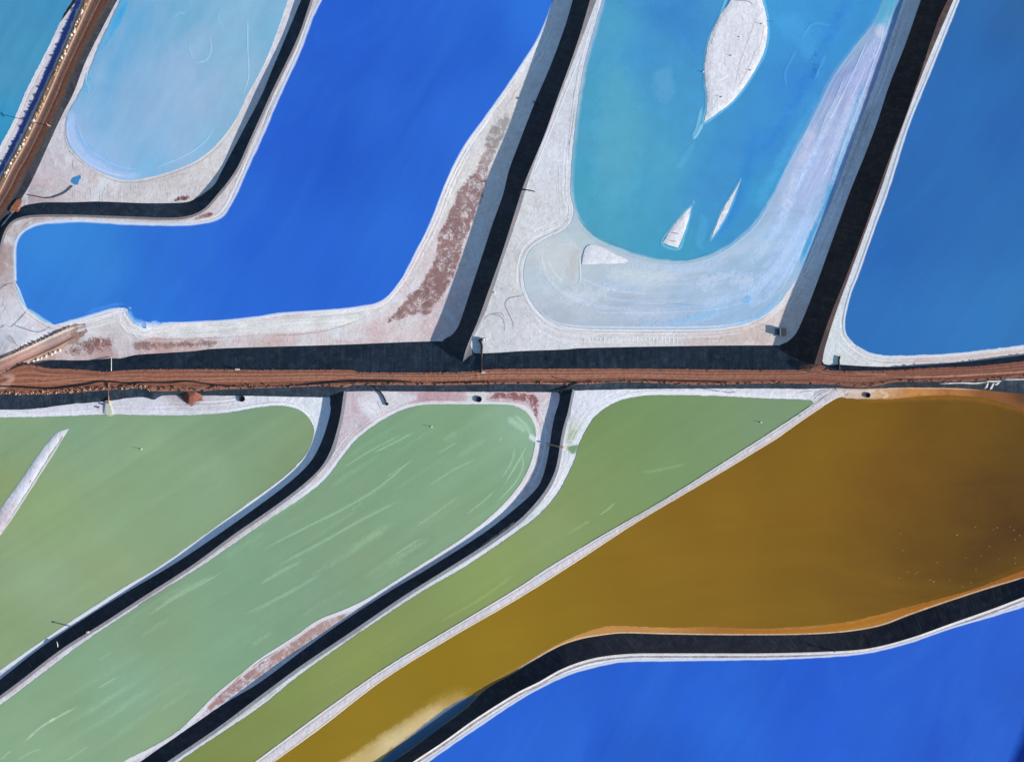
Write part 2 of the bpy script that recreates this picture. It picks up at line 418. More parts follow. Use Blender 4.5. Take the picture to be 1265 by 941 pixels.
overlay('brine_shadow_tint', ext([(102, 0), (94, 17), (85, 41), (76, 62), (66, 84), (51, 117), (38, 144), (25, 171), (5, 209), (-4, 226)], 60, 60)+rev(ext([(94, 0), (85, 17), (75, 41), (66, 62), (56, 84), (42, 117), (29, 144), (16, 171), (-3, 209), (-12, 226)], 60, 60)), zA+OV*2, (48, 74, 150), 2, .8, .9, parent=bpy.data.objects['salt_shore'], grid=3)  # painted navy tint that blues the road edge's shadow over brine
B_toe = [(372, 0), (353, 46), (335, 89), (323, 118), (301, 160), (283, 194), (273, 213), (265, 228), (254.5, 237), (244, 244), (232, 249.5), (207, 251),
         (175, 251), (121, 249), (89, 250), (55, 250), (39.5, 252), (30, 254), (18, 262), (6, 276), (-4, 294), (-12, 318), (-20, 350)]
B_toe = ext(B_toe, X, 60)
B_crest = [(384, 0), (368, 46), (335, 115), (320, 148), (305.5, 180), (294, 205.5), (282.6, 223), (268.6, 240), (252, 258), (233, 266.7), (207, 269),
           (175, 268), (115, 266), (76.5, 265), (38, 266), (21.7, 269.7), (12.8, 275), (6.4, 284), (2.5, 294), (-1, 309), (-8, 335)]
B_crest = ext(B_crest, X, 60)
panB = pan('salt_shore', B_toe[:-4]+[(-14, 290, 1)]+rev(r1_toe[:-2]), zB, 'salt',
    [(60, 230, (190, 178, 184)), (110, 235, (196, 188, 194)), (200, 235, (196, 188, 190)), (270, 200, (204, 198, 200)), (90, 180, (192, 188, 196)),
     (110, 100, (204, 200, 208)), (45, 240, (178, 158, 166)), (340, 50, (206, 202, 212)), (150, 240, (198, 190, 194))],
    'grey salt shore curving round the pale blue pond')
B_w = ext([(149, 0), (135, 30), (122, 57), (110, 89), (97, 118), (88, 133), (82, 149), (82, 167), (87, 182), (97, 193), (108, 203), (127, 214), (147, 221),
       (160, 223), (180, 220), (204, 214), (242, 199), (268, 178), (291, 148), (306, 117), (320, 92), (335, 59), (356, 0)], X, X)
panB_w, olB = water('pond_water', B_w, zB+WL, 'pale_brine',
     [(160, 20, (70, 161, 210)), (140, 60, (90, 169, 214)), (110, 110, (102, 173, 216)), (250, 60, (150, 187, 214)), (300, 30, (148, 189, 218)), (200, 100, (138, 179, 216)),
      (250, 130, (162, 187, 216)), (200, 170, (148, 181, 216)), (230, 20, (118, 177, 210)), (300, 90, (146, 189, 214)), (180, 205, (116, 179, 218)), (130, 150, (126, 179, 218)),
      (90, 165, (168, 189, 230)), (120, 208, (166, 191, 232)), (330, 40, (124, 181, 214)), (262, 172, (126, 185, 216)), (190, 50, (102, 169, 210)), (170, 130, (136, 177, 216)), (150, 217, (164, 193, 230))],
     'pale milky blue pond with a rounded lower end')
overlay('deep_brine_band', [(97, 118), (95, 140), (99, 160), (110, 176), (125, 190), (148, 202), (160, 206), (178, 208), (170, 212), (150, 210), (128, 200), (108, 186), (94, 166), (92, 140)],
        zB+WL+OV, (84, 168, 216), 6, .3, .8, parent=panB_w, grid=3)
overlay('salt_crust_band', [(82, 140), (92, 138), (94, 166), (108, 188), (128, 202), (150, 212), (175, 214), (160, 222), (140, 219), (112, 206), (92, 190), (82, 170)],
        zB+WL+OV*2, (170, 192, 228), 5, .5, .6, parent=panB_w, grid=3)
overlay('deep_brine_band', [(150, 6), (160, 0), (150, 30), (128, 64), (114, 96), (104, 116), (99, 116), (112, 88), (128, 52)], zB+WL+OV, (70, 160, 214), 5, .4, .8, parent=panB_w)
strokes('salt_or_shade_line', [([(306, 20), (306, 60), (307, 95), (300, 118)], 1.3, (180, 204, 226), .7, .5), ([(259, 44), (261, 60), (256, 73), (240, 79)], 1.6, (170, 200, 226), .6, .5),
    ([(241, 78), (234, 62), (236, 48)], 2.0, (140, 178, 214), .5, .4), ([(190, 208), (225, 194), (250, 178), (266, 158)], 1.6, (170, 202, 230), .6, .5),
    ([(96, 154), (104, 176), (120, 192), (148, 206), (176, 210)], 1.4, (180, 202, 234), .55, .6), ([(88, 180), (104, 198), (130, 212), (160, 219)], 1.6, (196, 206, 238), .8, .4),
    ([(109, 88), (106, 100), (110, 110), (107, 118)], 1.4, (140, 190, 222), .8, .5), ([(230, 18), (222, 16), (214, 22)], 1.2, (170, 200, 224), .6, .5),
    ([(276, 6), (270, 22), (278, 40)], 1.6, (170, 198, 222), .25, .5), ([(84, 150), (83, 164), (88, 180)], 1.4, (196, 206, 236), .7, .4)], zB+WL+OV*3, panB_w, 'stuff')
strokes('shore_line', [(B_w[1:-1], 1.8, (206, 204, 212), .9, .4, False), ([(80, 150), (80, 168), (85, 184), (96, 197), (108, 206)], 1.3, (140, 132, 134), .7, .6),
    ([(108, 206), (128, 218), (150, 225), (180, 224), (210, 216), (245, 201), (272, 180), (293, 152)], 1.5, (158, 148, 158), .75, .4)], zB+OV*2, panB)
# the dirt road along the upper left
def r1prof(t, u):
    b = 0
    if t < .34: b += .16*math.exp(-((t-.17)/.08)**2)*(1+.5*mnoise.noise((u*.35, t*4, 0)))
    b += .06*math.exp(-((t-.66)/.05)**2)-.05*math.exp(-((t-.45)/.12)**2)
    return b
n = NB('dirt_road_diagonal'); t_ = n.attr('across').outputs['Fac']; al = n.attr('along').outputs['Fac']
cm = n.n('ShaderNodeCombineXYZ'); n.set(cm.inputs[0], n.math('MULTIPLY', al, .05)); n.set(cm.inputs[1], n.math('MULTIPLY', t_, 44))
nz = n.noise(cm.outputs[0], 1.0, 5, .6, .2)
cr = n.n('ShaderNodeValToRGB'); n.set(cr.inputs[0], n.math('ADD', t_, n.math('MULTIPLY', n.math('SUBTRACT', nz, .5), .10)))
stops = [(0, (136, 108, 94)), (.17, (160, 126, 106)), (.22, (206, 172, 150)), (.26, (126, 98, 88)), (.40, (92, 70, 66)), (.50, (106, 80, 72)), (.56, (150, 116, 102)), (.59, (92, 62, 56)),
         (.70, (96, 60, 50)), (.80, (98, 70, 60)), (.88, (84, 74, 72)), (1, (70, 68, 72))]
el = cr.color_ramp.elements
el[0].position, el[0].color = stops[0][0], rgba(stops[0][1]); el[1].position, el[1].color = 1, rgba(stops[-1][1])
for p_, c_ in stops[1:-1]: e_ = el.new(p_); e_.color = rgba(c_)
g_ = n.noise(n.pos, .5, 6, .7)
M['road1'] = None; n.bump(g_, .15, .6); M['road1'] = n.done(n.scale(cr.outputs[0], n.math('MULTIPLY', n.rng(g_, .3, .7, .75, 1.25), n.rng(nz, .3, .7, .62, 1.34))), .9, .1)
z1 = 1.75
road1 = loft('dirt_road', withz(smooth(r1_left), z1), withz(smooth(r1_right), z1), M['road1'], rows=24, prof=r1prof)
tag(road1, 'brown dirt road running down the upper left between teal and pale blue ponds', 'road', kind='structure')
a = smooth(r1_left); off = a.copy(); off[:, 0] -= 2.0
bk = loft('embankment', withz(off, zA-.05), withz(a, z1), M['dike_top'], rows=3, colf=lambda x, y, t: base((150, 112, 92)), lump=.2)
tag(bk, 'short steep earth edge of the dirt road above the teal corner pond', 'embankment', kind='structure')
bk = loft('embankment', withz(smooth(r1_toe), zB), withz(smooth(r1_right), z1), M['liner_black'], rows=4)
tag(bk, 'dark lined slope from the dirt road down to the pale blue pond shore', 'embankment', kind='structure')
dc = [(12, 262), (16, 252), (22, 247), (27, 246), (27, 251), (22, 258), (14, 264)]

# ================================================================== pond C
r_top = [(-60, 478), (-30, 470), (0, 462), (25, 452), (40, 451), (60, 455), (80, 455.5), (100, 456.5), (132, 459), (150, 457.5), (176, 456.5), (260, 456), (320, 457), (434, 457), (443, 459.5),
         (549, 460), (575, 459), (600, 456.5), (640, 455.5), (793, 455.5), (960, 457), (990, 456), (1005, 452), (1020, 456), (1040, 458), (1105, 457), (1156, 454), (1207, 452), (1265, 446), (1310, 442)]
r_bot = [(-60, 486), (0, 486.5), (51, 487), (102, 484), (127.5, 482), (160, 480), (179, 480), (186, 483), (221, 483), (248, 483), (271, 481.5), (320, 479.5), (396, 477), (427, 478), (436, 475.5),
         (549, 475.5), (640, 474), (711, 475), (768, 472), (834, 474.5), (870, 475.5), (945, 473.5), (1030, 475), (1060, 478.5), (1085, 476), (1105, 472), (1194, 471), (1265, 466), (1310, 463)]
toe_up = [(-60, 475, 6), (0, 461, 6.3), (30, 452, 6.2), (40, 450, 5.4), (53.6, 447, 4.2), (71.4, 444.6, 3), (89, 445, 3), (111, 444.6, 3), (137, 442.5, 3), (151, 442.5, 3), (166, 438.6, 3), (202, 436, 3),
          (240, 433.5, 3), (260, 431, 3), (320, 428.7, 3), (422, 425.7, 3), (531, 421.6, 3), (552, 423, 3), (572, 437, 6.5), (580, 437, 7.6), (616, 435.5, 7.6), (644, 433.6, 7.6), (700, 431.5, 7.6), (716, 430, 7.6), (844, 427.4, 7.6),
          (946, 426.6, 7.6), (975, 428, 7.6), (1000, 440, 11), (1016, 447, 13.4), (1034, 450, 13.8), (1098, 453, 13.8), (1156, 450, 13.8), (1207, 445.5, 13.8), (1265, 438.5, 13.8), (1310, 433, 13.8)]
C_w = [(19, 347), (18.5, 329), (19, 304), (24, 291), (36, 281), (51, 276), (76.5, 273.7), (102, 273), (153, 276), (217, 277.5), (242, 276.5), (260, 273), (274, 267), (283, 255), (291, 240), (310, 197),
       (320, 176), (345.5, 117), (371, 61), (386, 20), (396.5, 0), (478, -220, 1), (760, -220, 1), (684, 0), (665.5, 46), (640, 86), (621, 115), (595, 150.5), (575, 178.5), (557, 212), (546, 238), (531.6, 276), (514, 311),
       (496, 344.5), (473, 371), (442.5, 379), (396.5, 383.5), (345.5, 387), (320, 391), (280.6, 395.6), (229.6, 398), (202, 399, 1), (197, 401.5), (190, 400), (181, 400), (180, 405), (176.5, 405.5), (174, 399.5), (166, 399.5), (162, 393), (157.4, 387.6),
       (158.7, 382.5, 1), (152, 380), (140, 381.5), (122.5, 386.7), (97, 394), (75, 399.5), (66, 400.7), (51, 393), (33, 380), (30, 372), (27, 365), (23, 354)]
C_toe_r = ext([(707.6, 0), (698.7, 30.6), (681, 79), (660.4, 127.5), (640, 180), (628.6, 211), (621.5, 240), (608, 278), (595.4, 316.5), (582.6, 355), (570, 393), (565, 405), (557, 414.7), (547, 421), (536, 428)], X)
C_crest_r = ext([(729, 0), (716.5, 43), (706, 74), (688.5, 122), (673, 166), (647.6, 227), (640, 250), (621, 310), (603, 361), (590, 397), (578.5, 424), (574, 437), (571, 450)], X)
D_edge_l = ext([(737, 0), (721.6, 41), (678, 155.6), (655, 217), (640, 266), (621, 322), (600.5, 383), (588, 409), (583, 420), (582, 430), (586, 436)], X)
def zsp(x, y=0):
    t = max(0, min(1, (62-x)/62)); q = max(0, min(1, (x-66)/30)); return 3.75+2.9*t*t*(3-2*t)-.68*q*q*(3-2*q)
SPX = [-80, -30, 0, 14, 34, 56, 72, 86, 98]; SPY = [483, 459, 443.5, 438, 429, 418.5, 411, 404.5, 400]
def zCf(x, y):
    am = max(0, zsp(x)-.75-zC)
    if am <= 0 or x > 98 or y < 330: return zC
    k = max(0, min(1, 1-(np.interp(x, SPX, SPY)-y)/(13+.45*max(0, 62-x)))); return zC+am*k*k*(3-2*k)
def zc_(k): return lambda x, y: zCf(x, y)+k
panC = pan('salt_shore', B_crest[:-2]+[(-8, 335), (-30, 420), (-60, 480, 1), (200, 465, 1), (560, 450, 1)]+rev(C_toe_r[:-1])+[(790, -225, 1)], zCf, 'salt',
    [(330, 130, (196, 190, 194)), (10, 320, (172, 154, 156)), (20, 400, (206, 204, 214)), (100, 420, (196, 186, 190)), (130, 432, (168, 134, 132)), (230, 425, (186, 160, 158)), (230, 408, (208, 204, 208)), (330, 400, (206, 200, 204)),
     (340, 418, (196, 168, 168)), (430, 392, (216, 214, 216)), (450, 412, (200, 174, 176)), (540, 400, (200, 180, 184)), (500, 385, (212, 200, 204)), (560, 220, (214, 208, 208)), (620, 120, (212, 206, 206)), (660, 60, (206, 206, 214)),
     (150, 270, (192, 184, 188)), (60, 440, (176, 148, 144)), (90, 440, (196, 172, 170)), (200, 432, (184, 152, 150)), (40, 430, (200, 196, 204)), (150, 420, (200, 192, 198))],
    'salt shore around the L-shaped cobalt pond', grid=8)
waterC, olC = water('pond_water', C_w, zC+WL, 'cobalt_brine',
    [(60, 300, (58, 136, 216)), (120, 330, (60, 134, 216)), (60, 360, (54, 124, 212)), (200, 300, (48, 112, 210)), (180, 380, (48, 116, 212)), (300, 300, (40, 96, 205)), (300, 370, (44, 104, 210)), (420, 200, (36, 90, 200)),
     (400, 330, (42, 100, 208)), (500, 80, (37, 90, 200)), (480, 280, (46, 108, 212)), (600, 40, (40, 98, 204)), (440, 40, (40, 94, 204)), (560, 150, (46, 106, 212)), (660, 10, (48, 116, 218)), (350, 180, (40, 94, 205)), (250, 340, (46, 106, 210)), (100, 290, (58, 134, 216))],
    'L-shaped deep cobalt blue pond filling the upper centre left', grid=12)
def chain(a, x0, x1, y0=-400, y1=2000):
    return [tuple(p) for p in a if x0 <= p[0] <= x1 and y0 <= p[1] <= y1]
strokes('salt_rim', [(C_w[0:21], 3.2, (226, 228, 238), .95, .25, False), ([(x, y) for x, y in [(200, 399.5), (230, 398.5), (280, 396), (320, 391.5), (345, 387.5), (396, 384), (442, 379.5), (473, 371.5), (496.5, 345), (514.5, 311), (532, 276), (546.5, 238), (557.5, 212), (575.5, 178.5), (595.5, 151), (621.5, 115), (640.5, 86.5), (666, 46), (684.5, 0)]], 2.4, (214, 226, 246), .9, .3, False),
    ([(20, 352), (24, 362), (29, 374), (33, 380)], 3, (168, 208, 242), .9, .3), ([(33, 381), (44, 388), (55, 396), (66, 400)], 3.2, (160, 202, 240), .9, .3),
    ([(75, 400), (97, 394.5), (122, 387), (140, 382), (152, 380.5)], 3.2, (206, 226, 242), .9, .3), ([(155, 381), (157, 386), (165, 396), (176, 404)], 3.0, (170, 212, 240), .9, .3), ([(182, 400), (200, 400)], 3, (190, 214, 236), .9, .4)],
    zC+WL+OV, waterC)
overlay('mud_patch', [(626, 139), (611, 152), (600.5, 166), (598, 183.6), (590, 204), (575, 222), (565, 235), (559, 252), (551, 270), (541, 288), (540, 301), (536, 319), (529, 334), (521, 349), (508, 360), (498, 374), (483, 389), (476, 399), (486, 398), (508, 391), (531.6, 387.6),
        (543, 372.6), (553, 357), (563, 337), (573, 306), (586, 270), (596, 245), (608, 202), (621, 174), (631, 146)], zc_(OV), [(615, 160, (158, 150, 150)), (600, 185, (158, 146, 146)), (585, 220, (146, 116, 118)), (560, 290, (144, 112, 112)), (530, 360, (138, 106, 106)), (500, 380, (144, 114, 112))],
        2.2, 1.0, 1, parent=panC, wob=1.6, label='brown mud stain along the dike foot')
overlay('mud_patch', [(238, 272), (252, 263), (262, 262), (263, 266), (250, 272), (240, 274)], zc_(OV), (128, 84, 78), 1.2, .6, .95, parent=panC, grid=2)
overlay('mud_patch', [(80, 432), (100, 420), (130, 412), (144, 416), (140, 430), (120, 437), (90, 440)], zc_(OV), (124, 84, 82), 9, .8, .95, parent=panC)
overlay('mud_patch', [(75, 420), (95, 408), (106, 410), (100, 422), (84, 430), (72, 434)], zc_(OV*1.5), (148, 116, 110), 4, 1.0, .9, parent=panC)
overlay('mud_patch', [(164, 421), (200, 422), (240, 420), (268, 421), (265, 427), (230, 429), (190, 432), (166, 433)], zc_(OV), (132, 98, 96), 4, 1.3, .8, parent=panC)
overlay('salt_patch', [(105, 396), (140, 383), (156, 386), (164, 402), (160, 412), (135, 413), (110, 412), (98, 406)], zc_(OV), (206, 198, 202), 5, .8, .9, parent=panC)
overlay('salt_patch', [(60, 405), (95, 396), (130, 386), (150, 382), (158, 390), (140, 392), (110, 402), (80, 414), (40, 425), (10, 420), (12, 400)], zc_(OV*2), (212, 210, 220), 4, .8, .8, parent=panC)
overlay('salt_patch', [(160, 402), (200, 403), (260, 399), (330, 393), (400, 386), (450, 380), (462, 384), (440, 396), (410, 404), (370, 411), (300, 414), (230, 418), (190, 418), (160, 412)], zc_(OV*1.5), (216, 214, 216), 3, .5, .9, parent=panC)
overlay('salt_patch', [(140, 412), (152, 408), (160, 416), (165, 424), (160, 434), (146, 436), (138, 426)], zc_(OV*3), (200, 190, 196), 3, 1.4, .9, parent=panC)
overlay('mud_patch', [(-4, 300), (4, 300), (9, 310), (8, 330), (4, 342), (-4, 346)], zc_(OV), (166, 142, 142), 3, 1.2, .9, parent=panC)
strokes('crack', [([(6, 400), (12, 404), (20, 398), (33, 384), (40, 376)], 1.4, (72, 88, 110), .9, .3), ([(12, 399), (30, 406), (47, 410), (58, 406), (66, 400)], 1.3, (84, 102, 126), .9, .3),
    ([(-4, 360), (5, 353), (10, 352)], 1.6, (60, 60, 66), .9, .3), ([(0, 406), (6, 400)], 2.5, (60, 62, 70), .8, .6), ([(0, 352), (14, 350), (19, 350)], 1.5, (110, 112, 120), .8, .5),
    ([(325, 412), (350, 414), (380, 412), (410, 407), (432, 400), (455, 392)], 1.6, (150, 136, 138), .8, .7), ([(160, 417), (200, 419), (260, 418), (300, 416)], 1.0, (150, 134, 134), .7, .5),
    ([(18, 330), (17, 310), (22, 294), (34, 284)], 1.2, (150, 146, 150), .5, .5), ([(24, 284), (40, 272), (60, 270)], 1.4, (128, 112, 112), .8, .6), ([(60, 269), (95, 268), (120, 270)], 1.6, (140, 116, 116), .7, .9),
    ([(5, 365), (4, 380)], 2.2, (150, 146, 152), .7, .6), ([(170, 272), (200, 273)], 1.4, (150, 112, 106), .8, .8), ([(8, 375), (5, 386)], 1.4, (120, 116, 120), .8, .6)]
    +[([(0+k*2.2, 408+k*3.0), (10+k*2.6, 413+k*3.2), (19+k*1.6, 420+k*3)], .9, (106, 100, 104), .75, .6) for k in range(5)]
    +[([(x, 422+random.uniform(-1, 1)), (x+random.uniform(-.8, .8), 429+random.uniform(-2, 2))], .9, (112, 84, 84), .75, .3) for x in np.arange(165, 262, 2.6)]
    +[([(x, 416+random.uniform(0, 4)), (x+random.uniform(-.5, .5), 424+random.uniform(-1, 2))], .8, (176, 150, 150), .6, .3) for x in np.arange(290, 540, 6)],
    lambda x, y: zCf(x, y)+OV*4, panC, 'stuff')
strokes('pebble_scatter', [([(x, y), (x+random.uniform(.8, 2.4), y+random.uniform(-1, 1))], random.uniform(.9, 2), (96, 84, 86), .9, .5) for x, y in
    [(random.uniform(138, 164), random.uniform(415, 434)) for _ in range(42)]+[(random.uniform(60, 130), random.uniform(255, 262)) for _ in range(0)]], zC+OV*5, panC, 'stuff')

strokes('salt_wisp', [([(155, 382), (160, 386), (163, 392), (170, 397), (178, 396)], 4.5, (150, 196, 232), .6, .8), ([(158, 380), (163, 381)], 2.5, (190, 220, 240), .8, .6), ([(166, 396), (175, 402), (184, 400), (196, 396)], 4, (176, 208, 236), .75, .8), ([(170, 403), (178, 398), (186, 402)], 3, (220, 226, 236), .8, .8), ([(176, 384), (180, 385)], 1.4, (96, 160, 226), .7, .3), ([(186, 398), (200, 400), (215, 398)], 3, (190, 212, 236), .6, .9), ([(104, 388), (124, 381), (142, 376), (156, 376)], 4, (96, 156, 226), .4, .7)], zC+WL+OV*2, waterC, 'stuff')
bankB = loft('embankment', withz(smooth(B_toe), zB), withz(smooth(B_crest), zC+.3), M['liner_navy'], rows=5, lump=.3)
tag(bankB, 'dark lined bank curving round the lower end of the pale blue pond', 'embankment', kind='structure')
a = smooth(B_crest); t = np.gradient(a, axis=0); t /= np.linalg.norm(t, axis=1)[:, None]; off = a-np.stack([-t[:, 1], t[:, 0]], 1)*3.0
top = loft('dike_top', withz(off, zC+.02), withz(a, zC+.3), M['dike_top'], rows=2, colf=lambda x, y, t: base((110, 106, 112)))
tag(top, 'thin grey shoulder between the cobalt pond and the bank of the pale blue pond', 'dike', kind='structure')

overlay('dirt_pile', [(12, 262), (15, 253), (22, 246.5), (27, 245), (28, 249), (24, 256), (17, 263)], 2.35, (140, 92, 74), 1.2, .8, 1, parent=road1, grid=2, wob=.2)
overlay('mud_patch', [(214, 247), (222, 242), (234, 241.5), (235, 245), (226, 248), (216, 249)], zB+OV, (104, 66, 66), .9, .7, 1, parent=panB, grid=2)
overlay('salt_crust_band', [(30, 240), (40, 233), (52, 232), (62, 238), (64, 244), (50, 244), (38, 238), (28, 244)], zB+OV*2, (188, 184, 188), 2, 1.2, .9, parent=panB, grid=2)
strokes('pebble_scatter', [([(x, y), (x+random.uniform(.8, 2.2), y+random.uniform(-1, 1))], random.uniform(1, 2.2), (60, 56, 62), .95, .4) for x, y in
    [(181, 237), (176, 242), (202, 244), (203, 245), (238, 241), (237, 243), (240, 239), (243, 237), (248, 235), (249, 238), (262, 219), (261, 222), (259, 225), (266, 215), (268, 203), (264, 222), (35, 237), (38, 240), (41, 242), (34, 242), (46, 245), (54, 247)]], zB+OV*6, panB, 'stuff')
strokes('crack', [([(92, 196), (90, 203), (91, 210)], 1, (130, 124, 130), .8, .2), ([(86, 230), (88, 238)], .9, (150, 144, 150), .8, .2), ([(84, 185), (88, 190)], 1.5, (110, 102, 104), .8, .5),
    ([(208, 221), (226, 216), (232, 217)], 2.4, (166, 156, 156), .6, .8), ([(60, 225), (55, 232), (52, 240)], 3, (166, 136, 146), .5, .8), ([(186, 226), (206, 222)], 1.4, (156, 148, 146), .7, .7)]
    +[([(x, y), (x+.3, y+random.uniform(5, 16))], .8, (160, 154, 160), .6, .4) for x, y in [(random.uniform(90, 250), random.uniform(226, 240)) for _ in range(34)]], zB+OV*5, panB, 'stuff')

# ================================================================== pond D and the big black dike
D_toe_r = ext([(1137.5, 0), (1118, 56), (1098, 107), (1083, 153), (1069, 190), (1050, 237), (1026.6, 301), (1009, 350), (993.5, 390), (983, 412), (973, 422), (962, 428), (950, 434)], X)
D_crest_r = ext([(1170.7, 0), (1159, 25.5), (1139, 85), (1121, 138), (1098, 198), (1085, 234), (1065, 291), (1042, 350), (1026.6, 388), (1014, 424), (1006, 450), (1004, 458)], X)
E_edge_l = ext([(1178, 0), (1162, 38), (1139, 93), (1108, 176), (1088, 235), (1052, 333), (1032, 388), (1018, 434), (1016, 446), (1012, 458)], X)
panD = pan('salt_shore', rev(D_edge_l)+D_toe_r[:-1]+[(985, 450, 1), (800, 448, 1)], zD, 'salt',
    [(700, 60, (204, 206, 216)), (680, 180, (208, 208, 218)), (660, 280, (206, 205, 210)), (620, 380, (200, 198, 204)), (600, 410, (196, 196, 200)), (680, 415, (208, 206, 212)), (740, 418, (206, 202, 206)), (800, 418, (208, 204, 206)), (860, 418, (198, 184, 184)),
     (930, 415, (202, 184, 180)), (965, 395, (206, 190, 188)), (1030, 290, (200, 202, 212)), (1085, 120, (196, 196, 206)), (640, 320, (198, 196, 198))],
    'white salt shore around the teal pond with islands', grid=9)
D_b = [(744.6, 0), (737, 25.5), (721.6, 81.6), (714, 127.5), (709, 173), (706, 204), (705, 240), (709, 262), (701, 281), (673, 296), (655, 309), (647.7, 329), (648, 352), (658, 375), (678, 395.6), (706, 404.6), (767.6, 407), (844, 407), (895, 404.6), (933, 395.6), (955, 382),
       (972, 362), (988, 339), (1003.6, 304), (1031, 240), (1062, 153), (1083, 97), (1103, 38), (1116, 0), (1190, -220, 1), (820, -220, 1)]
D_b = [D_b[-1]]+D_b[:-1]
wD, olD = water('pond_water', D_b, zD+WL, 'milky_brine',
    [(670, 320, (200, 202, 206)), (660, 350, (190, 202, 214)), (700, 350, (194, 202, 210)), (680, 385, (176, 184, 200)), (730, 380, (186, 196, 212)), (720, 300, (188, 202, 208)), (800, 340, (196, 204, 210)), (780, 390, (176, 190, 214)), (850, 390, (168, 190, 220)), (860, 350, (184, 202, 222)),
     (920, 350, (172, 198, 224)), (910, 390, (150, 186, 222)), (950, 370, (152, 188, 222)), (960, 310, (176, 200, 228)), (990, 250, (170, 190, 224)), (1000, 320, (130, 182, 220)), (1030, 190, (150, 170, 215)), (1060, 90, (160, 160, 210)), (1080, 60, (150, 158, 208)), (1050, 60, (110, 168, 205)), (1095, 10, (84, 160, 200)), (720, 200, (120, 175, 200))],
    'teal and milky pale blue pond with white salt islands', grid=8)
teal = [(744.6, -220, 1), (744.6, 0), (738, 25.5), (723, 81.6), (715, 127.5), (710, 173), (707, 204), (706, 240), (710, 260), (718, 278), (737, 297), (767.6, 310), (793, 319), (826, 325), (857, 323.5), (882, 316), (908, 301), (933, 278), (958, 240), (983, 186), (1006, 143), (1029, 97), (1054.6, 61), (1080, 28), (1093, 0), (1170, -220, 1)]
tl = overlay('teal_water', teal, zD+WL+OV, [(760, 40, (76, 156, 192)), (740, 120, (72, 154, 186)), (760, 180, (84, 156, 184)), (800, 60, (66, 144, 196)), (830, 20, (64, 134, 192)), (720, 230, (70, 156, 184)), (760, 270, (74, 156, 184)), (820, 200, (78, 158, 190)), (830, 310, (62, 152, 186)), (880, 230, (64, 140, 196)),
    (940, 180, (56, 134, 200)), (900, 180, (62, 138, 196)), (980, 100, (58, 132, 200)), (1000, 40, (62, 146, 206)), (960, 20, (64, 150, 206)), (910, 270, (60, 142, 194)), (940, 240, (60, 148, 196)), (1050, 30, (62, 142, 202)), (1000, 130, (62, 144, 202)), (860, 160, (70, 150, 196)), (790, 240, (72, 156, 190))], 4.5, .12, .97, grid=7, parent=wD, wob=1.0)
zt = zD+WL+OV*2
# pale drifts under the teal water
overlay('pale_drift', [(930, 250), (950, 205), (985, 150), (1010, 120), (1000, 150), (975, 200), (955, 240), (940, 262)], zt, (82, 166, 208), 10, .5, .6, parent=wD, grid=4)
overlay('pale_drift', [(955, 20), (985, 15), (1010, 50), (1020, 90), (1005, 100), (985, 60), (965, 45)], zt, (76, 158, 210), 9, .6, .55, parent=wD, grid=4)
overlay('pale_drift', [(745, 70), (790, 90), (800, 180), (790, 250), (750, 270), (725, 220), (730, 140)], zt, (94, 164, 188), 22, .4, .5, parent=wD, grid=5)
overlay('pale_drift', [(806, 90), (828, 82), (836, 110), (824, 130), (806, 118)], zt, (96, 160, 196), 9, .7, .6, parent=wD, grid=4)
overlay('deep_drift', [(1035, 0), (1060, -10), (1030, 60), (1005, 110), (960, 180), (940, 190), (960, 140), (1000, 70)], zt, (52, 122, 196), 14, .5, .6, parent=wD, grid=5)
overlay('deep_drift', [(905, 225), (930, 160), (940, 190), (920, 260), (890, 300), (880, 300), (890, 260)], zt, (54, 130, 196), 10, .3, .6, parent=wD, grid=4)
overlay('deep_drift', [(762, 0), (860, -10), (880, 40), (860, 90), (835, 60), (800, 40)], zt, (60, 128, 190), 25, .4, .6, parent=wD, grid=6)
# crust, slush and blue leads on the milky side
zc = zD+WL+OV*3
overlay('lavender_crust', [(1072, 48), (1088, 50), (1080, 84), (1056, 127), (1040, 175), (1024, 215), (1008, 245), (990, 262), (985, 245), (1010, 190), (1036, 135), (1052, 95)], zc, (170, 176, 212), 10, .5, .6, parent=wD, grid=4)
overlay('salt_slush', [(985, 188), (1005, 143), (1010, 146), (1006, 180), (990, 215), (975, 255), (962, 268), (966, 240)], zc+OV, (208, 200, 218), 8.0, .9, 0.50, parent=wD)
overlay('salt_slush', [(1080, 33), (1092, 28), (1095, 36), (1088, 50), (1080, 46)], zc+OV, (214, 208, 218), 4.800000000000001, .9, 0.59, parent=wD, grid=2)
overlay('salt_slush', [(1042, 96), (1052, 84), (1054, 92), (1044, 108), (1034, 124), (1036, 106)], zc+OV, (180, 188, 218), 6.4, .9, 0.50, parent=wD, grid=2)
overlay('blue_lead', [(1062, 108), (1070, 96), (1062, 140), (1045, 195), (1030, 238), (1012, 282), (996, 318), (988, 330), (990, 308), (1010, 262), (1030, 205), (1048, 150)], zc+OV, (68, 152, 206), 4, .3, .9, parent=wD, grid=3)
overlay('blue_lead', [(1080, 30), (1094, 0), (1110, -20), (1104, 15), (1094, 34)], zc, (92, 170, 202), 5, .4, .8, parent=wD)
overlay('salt_slush', [(940, 330), (975, 280), (1000, 262), (1010, 280), (985, 330), (950, 366), (925, 380), (915, 370)], zc, (186, 200, 228), 16.0, .8, 0.43, parent=wD, grid=4)
overlay('blue_lead', [(905, 398), (940, 384), (962, 364), (968, 366), (945, 390), (910, 401), (860, 403), (862, 399)], zc+OV, (128, 182, 222), 4, .6, .9, parent=wD)
overlay('blue_lead', [(855, 385), (880, 380), (890, 388), (870, 398), (835, 402), (790, 404), (790, 399), (830, 394)], zc+OV, (146, 186, 222), 6, .9, .8, parent=wD)
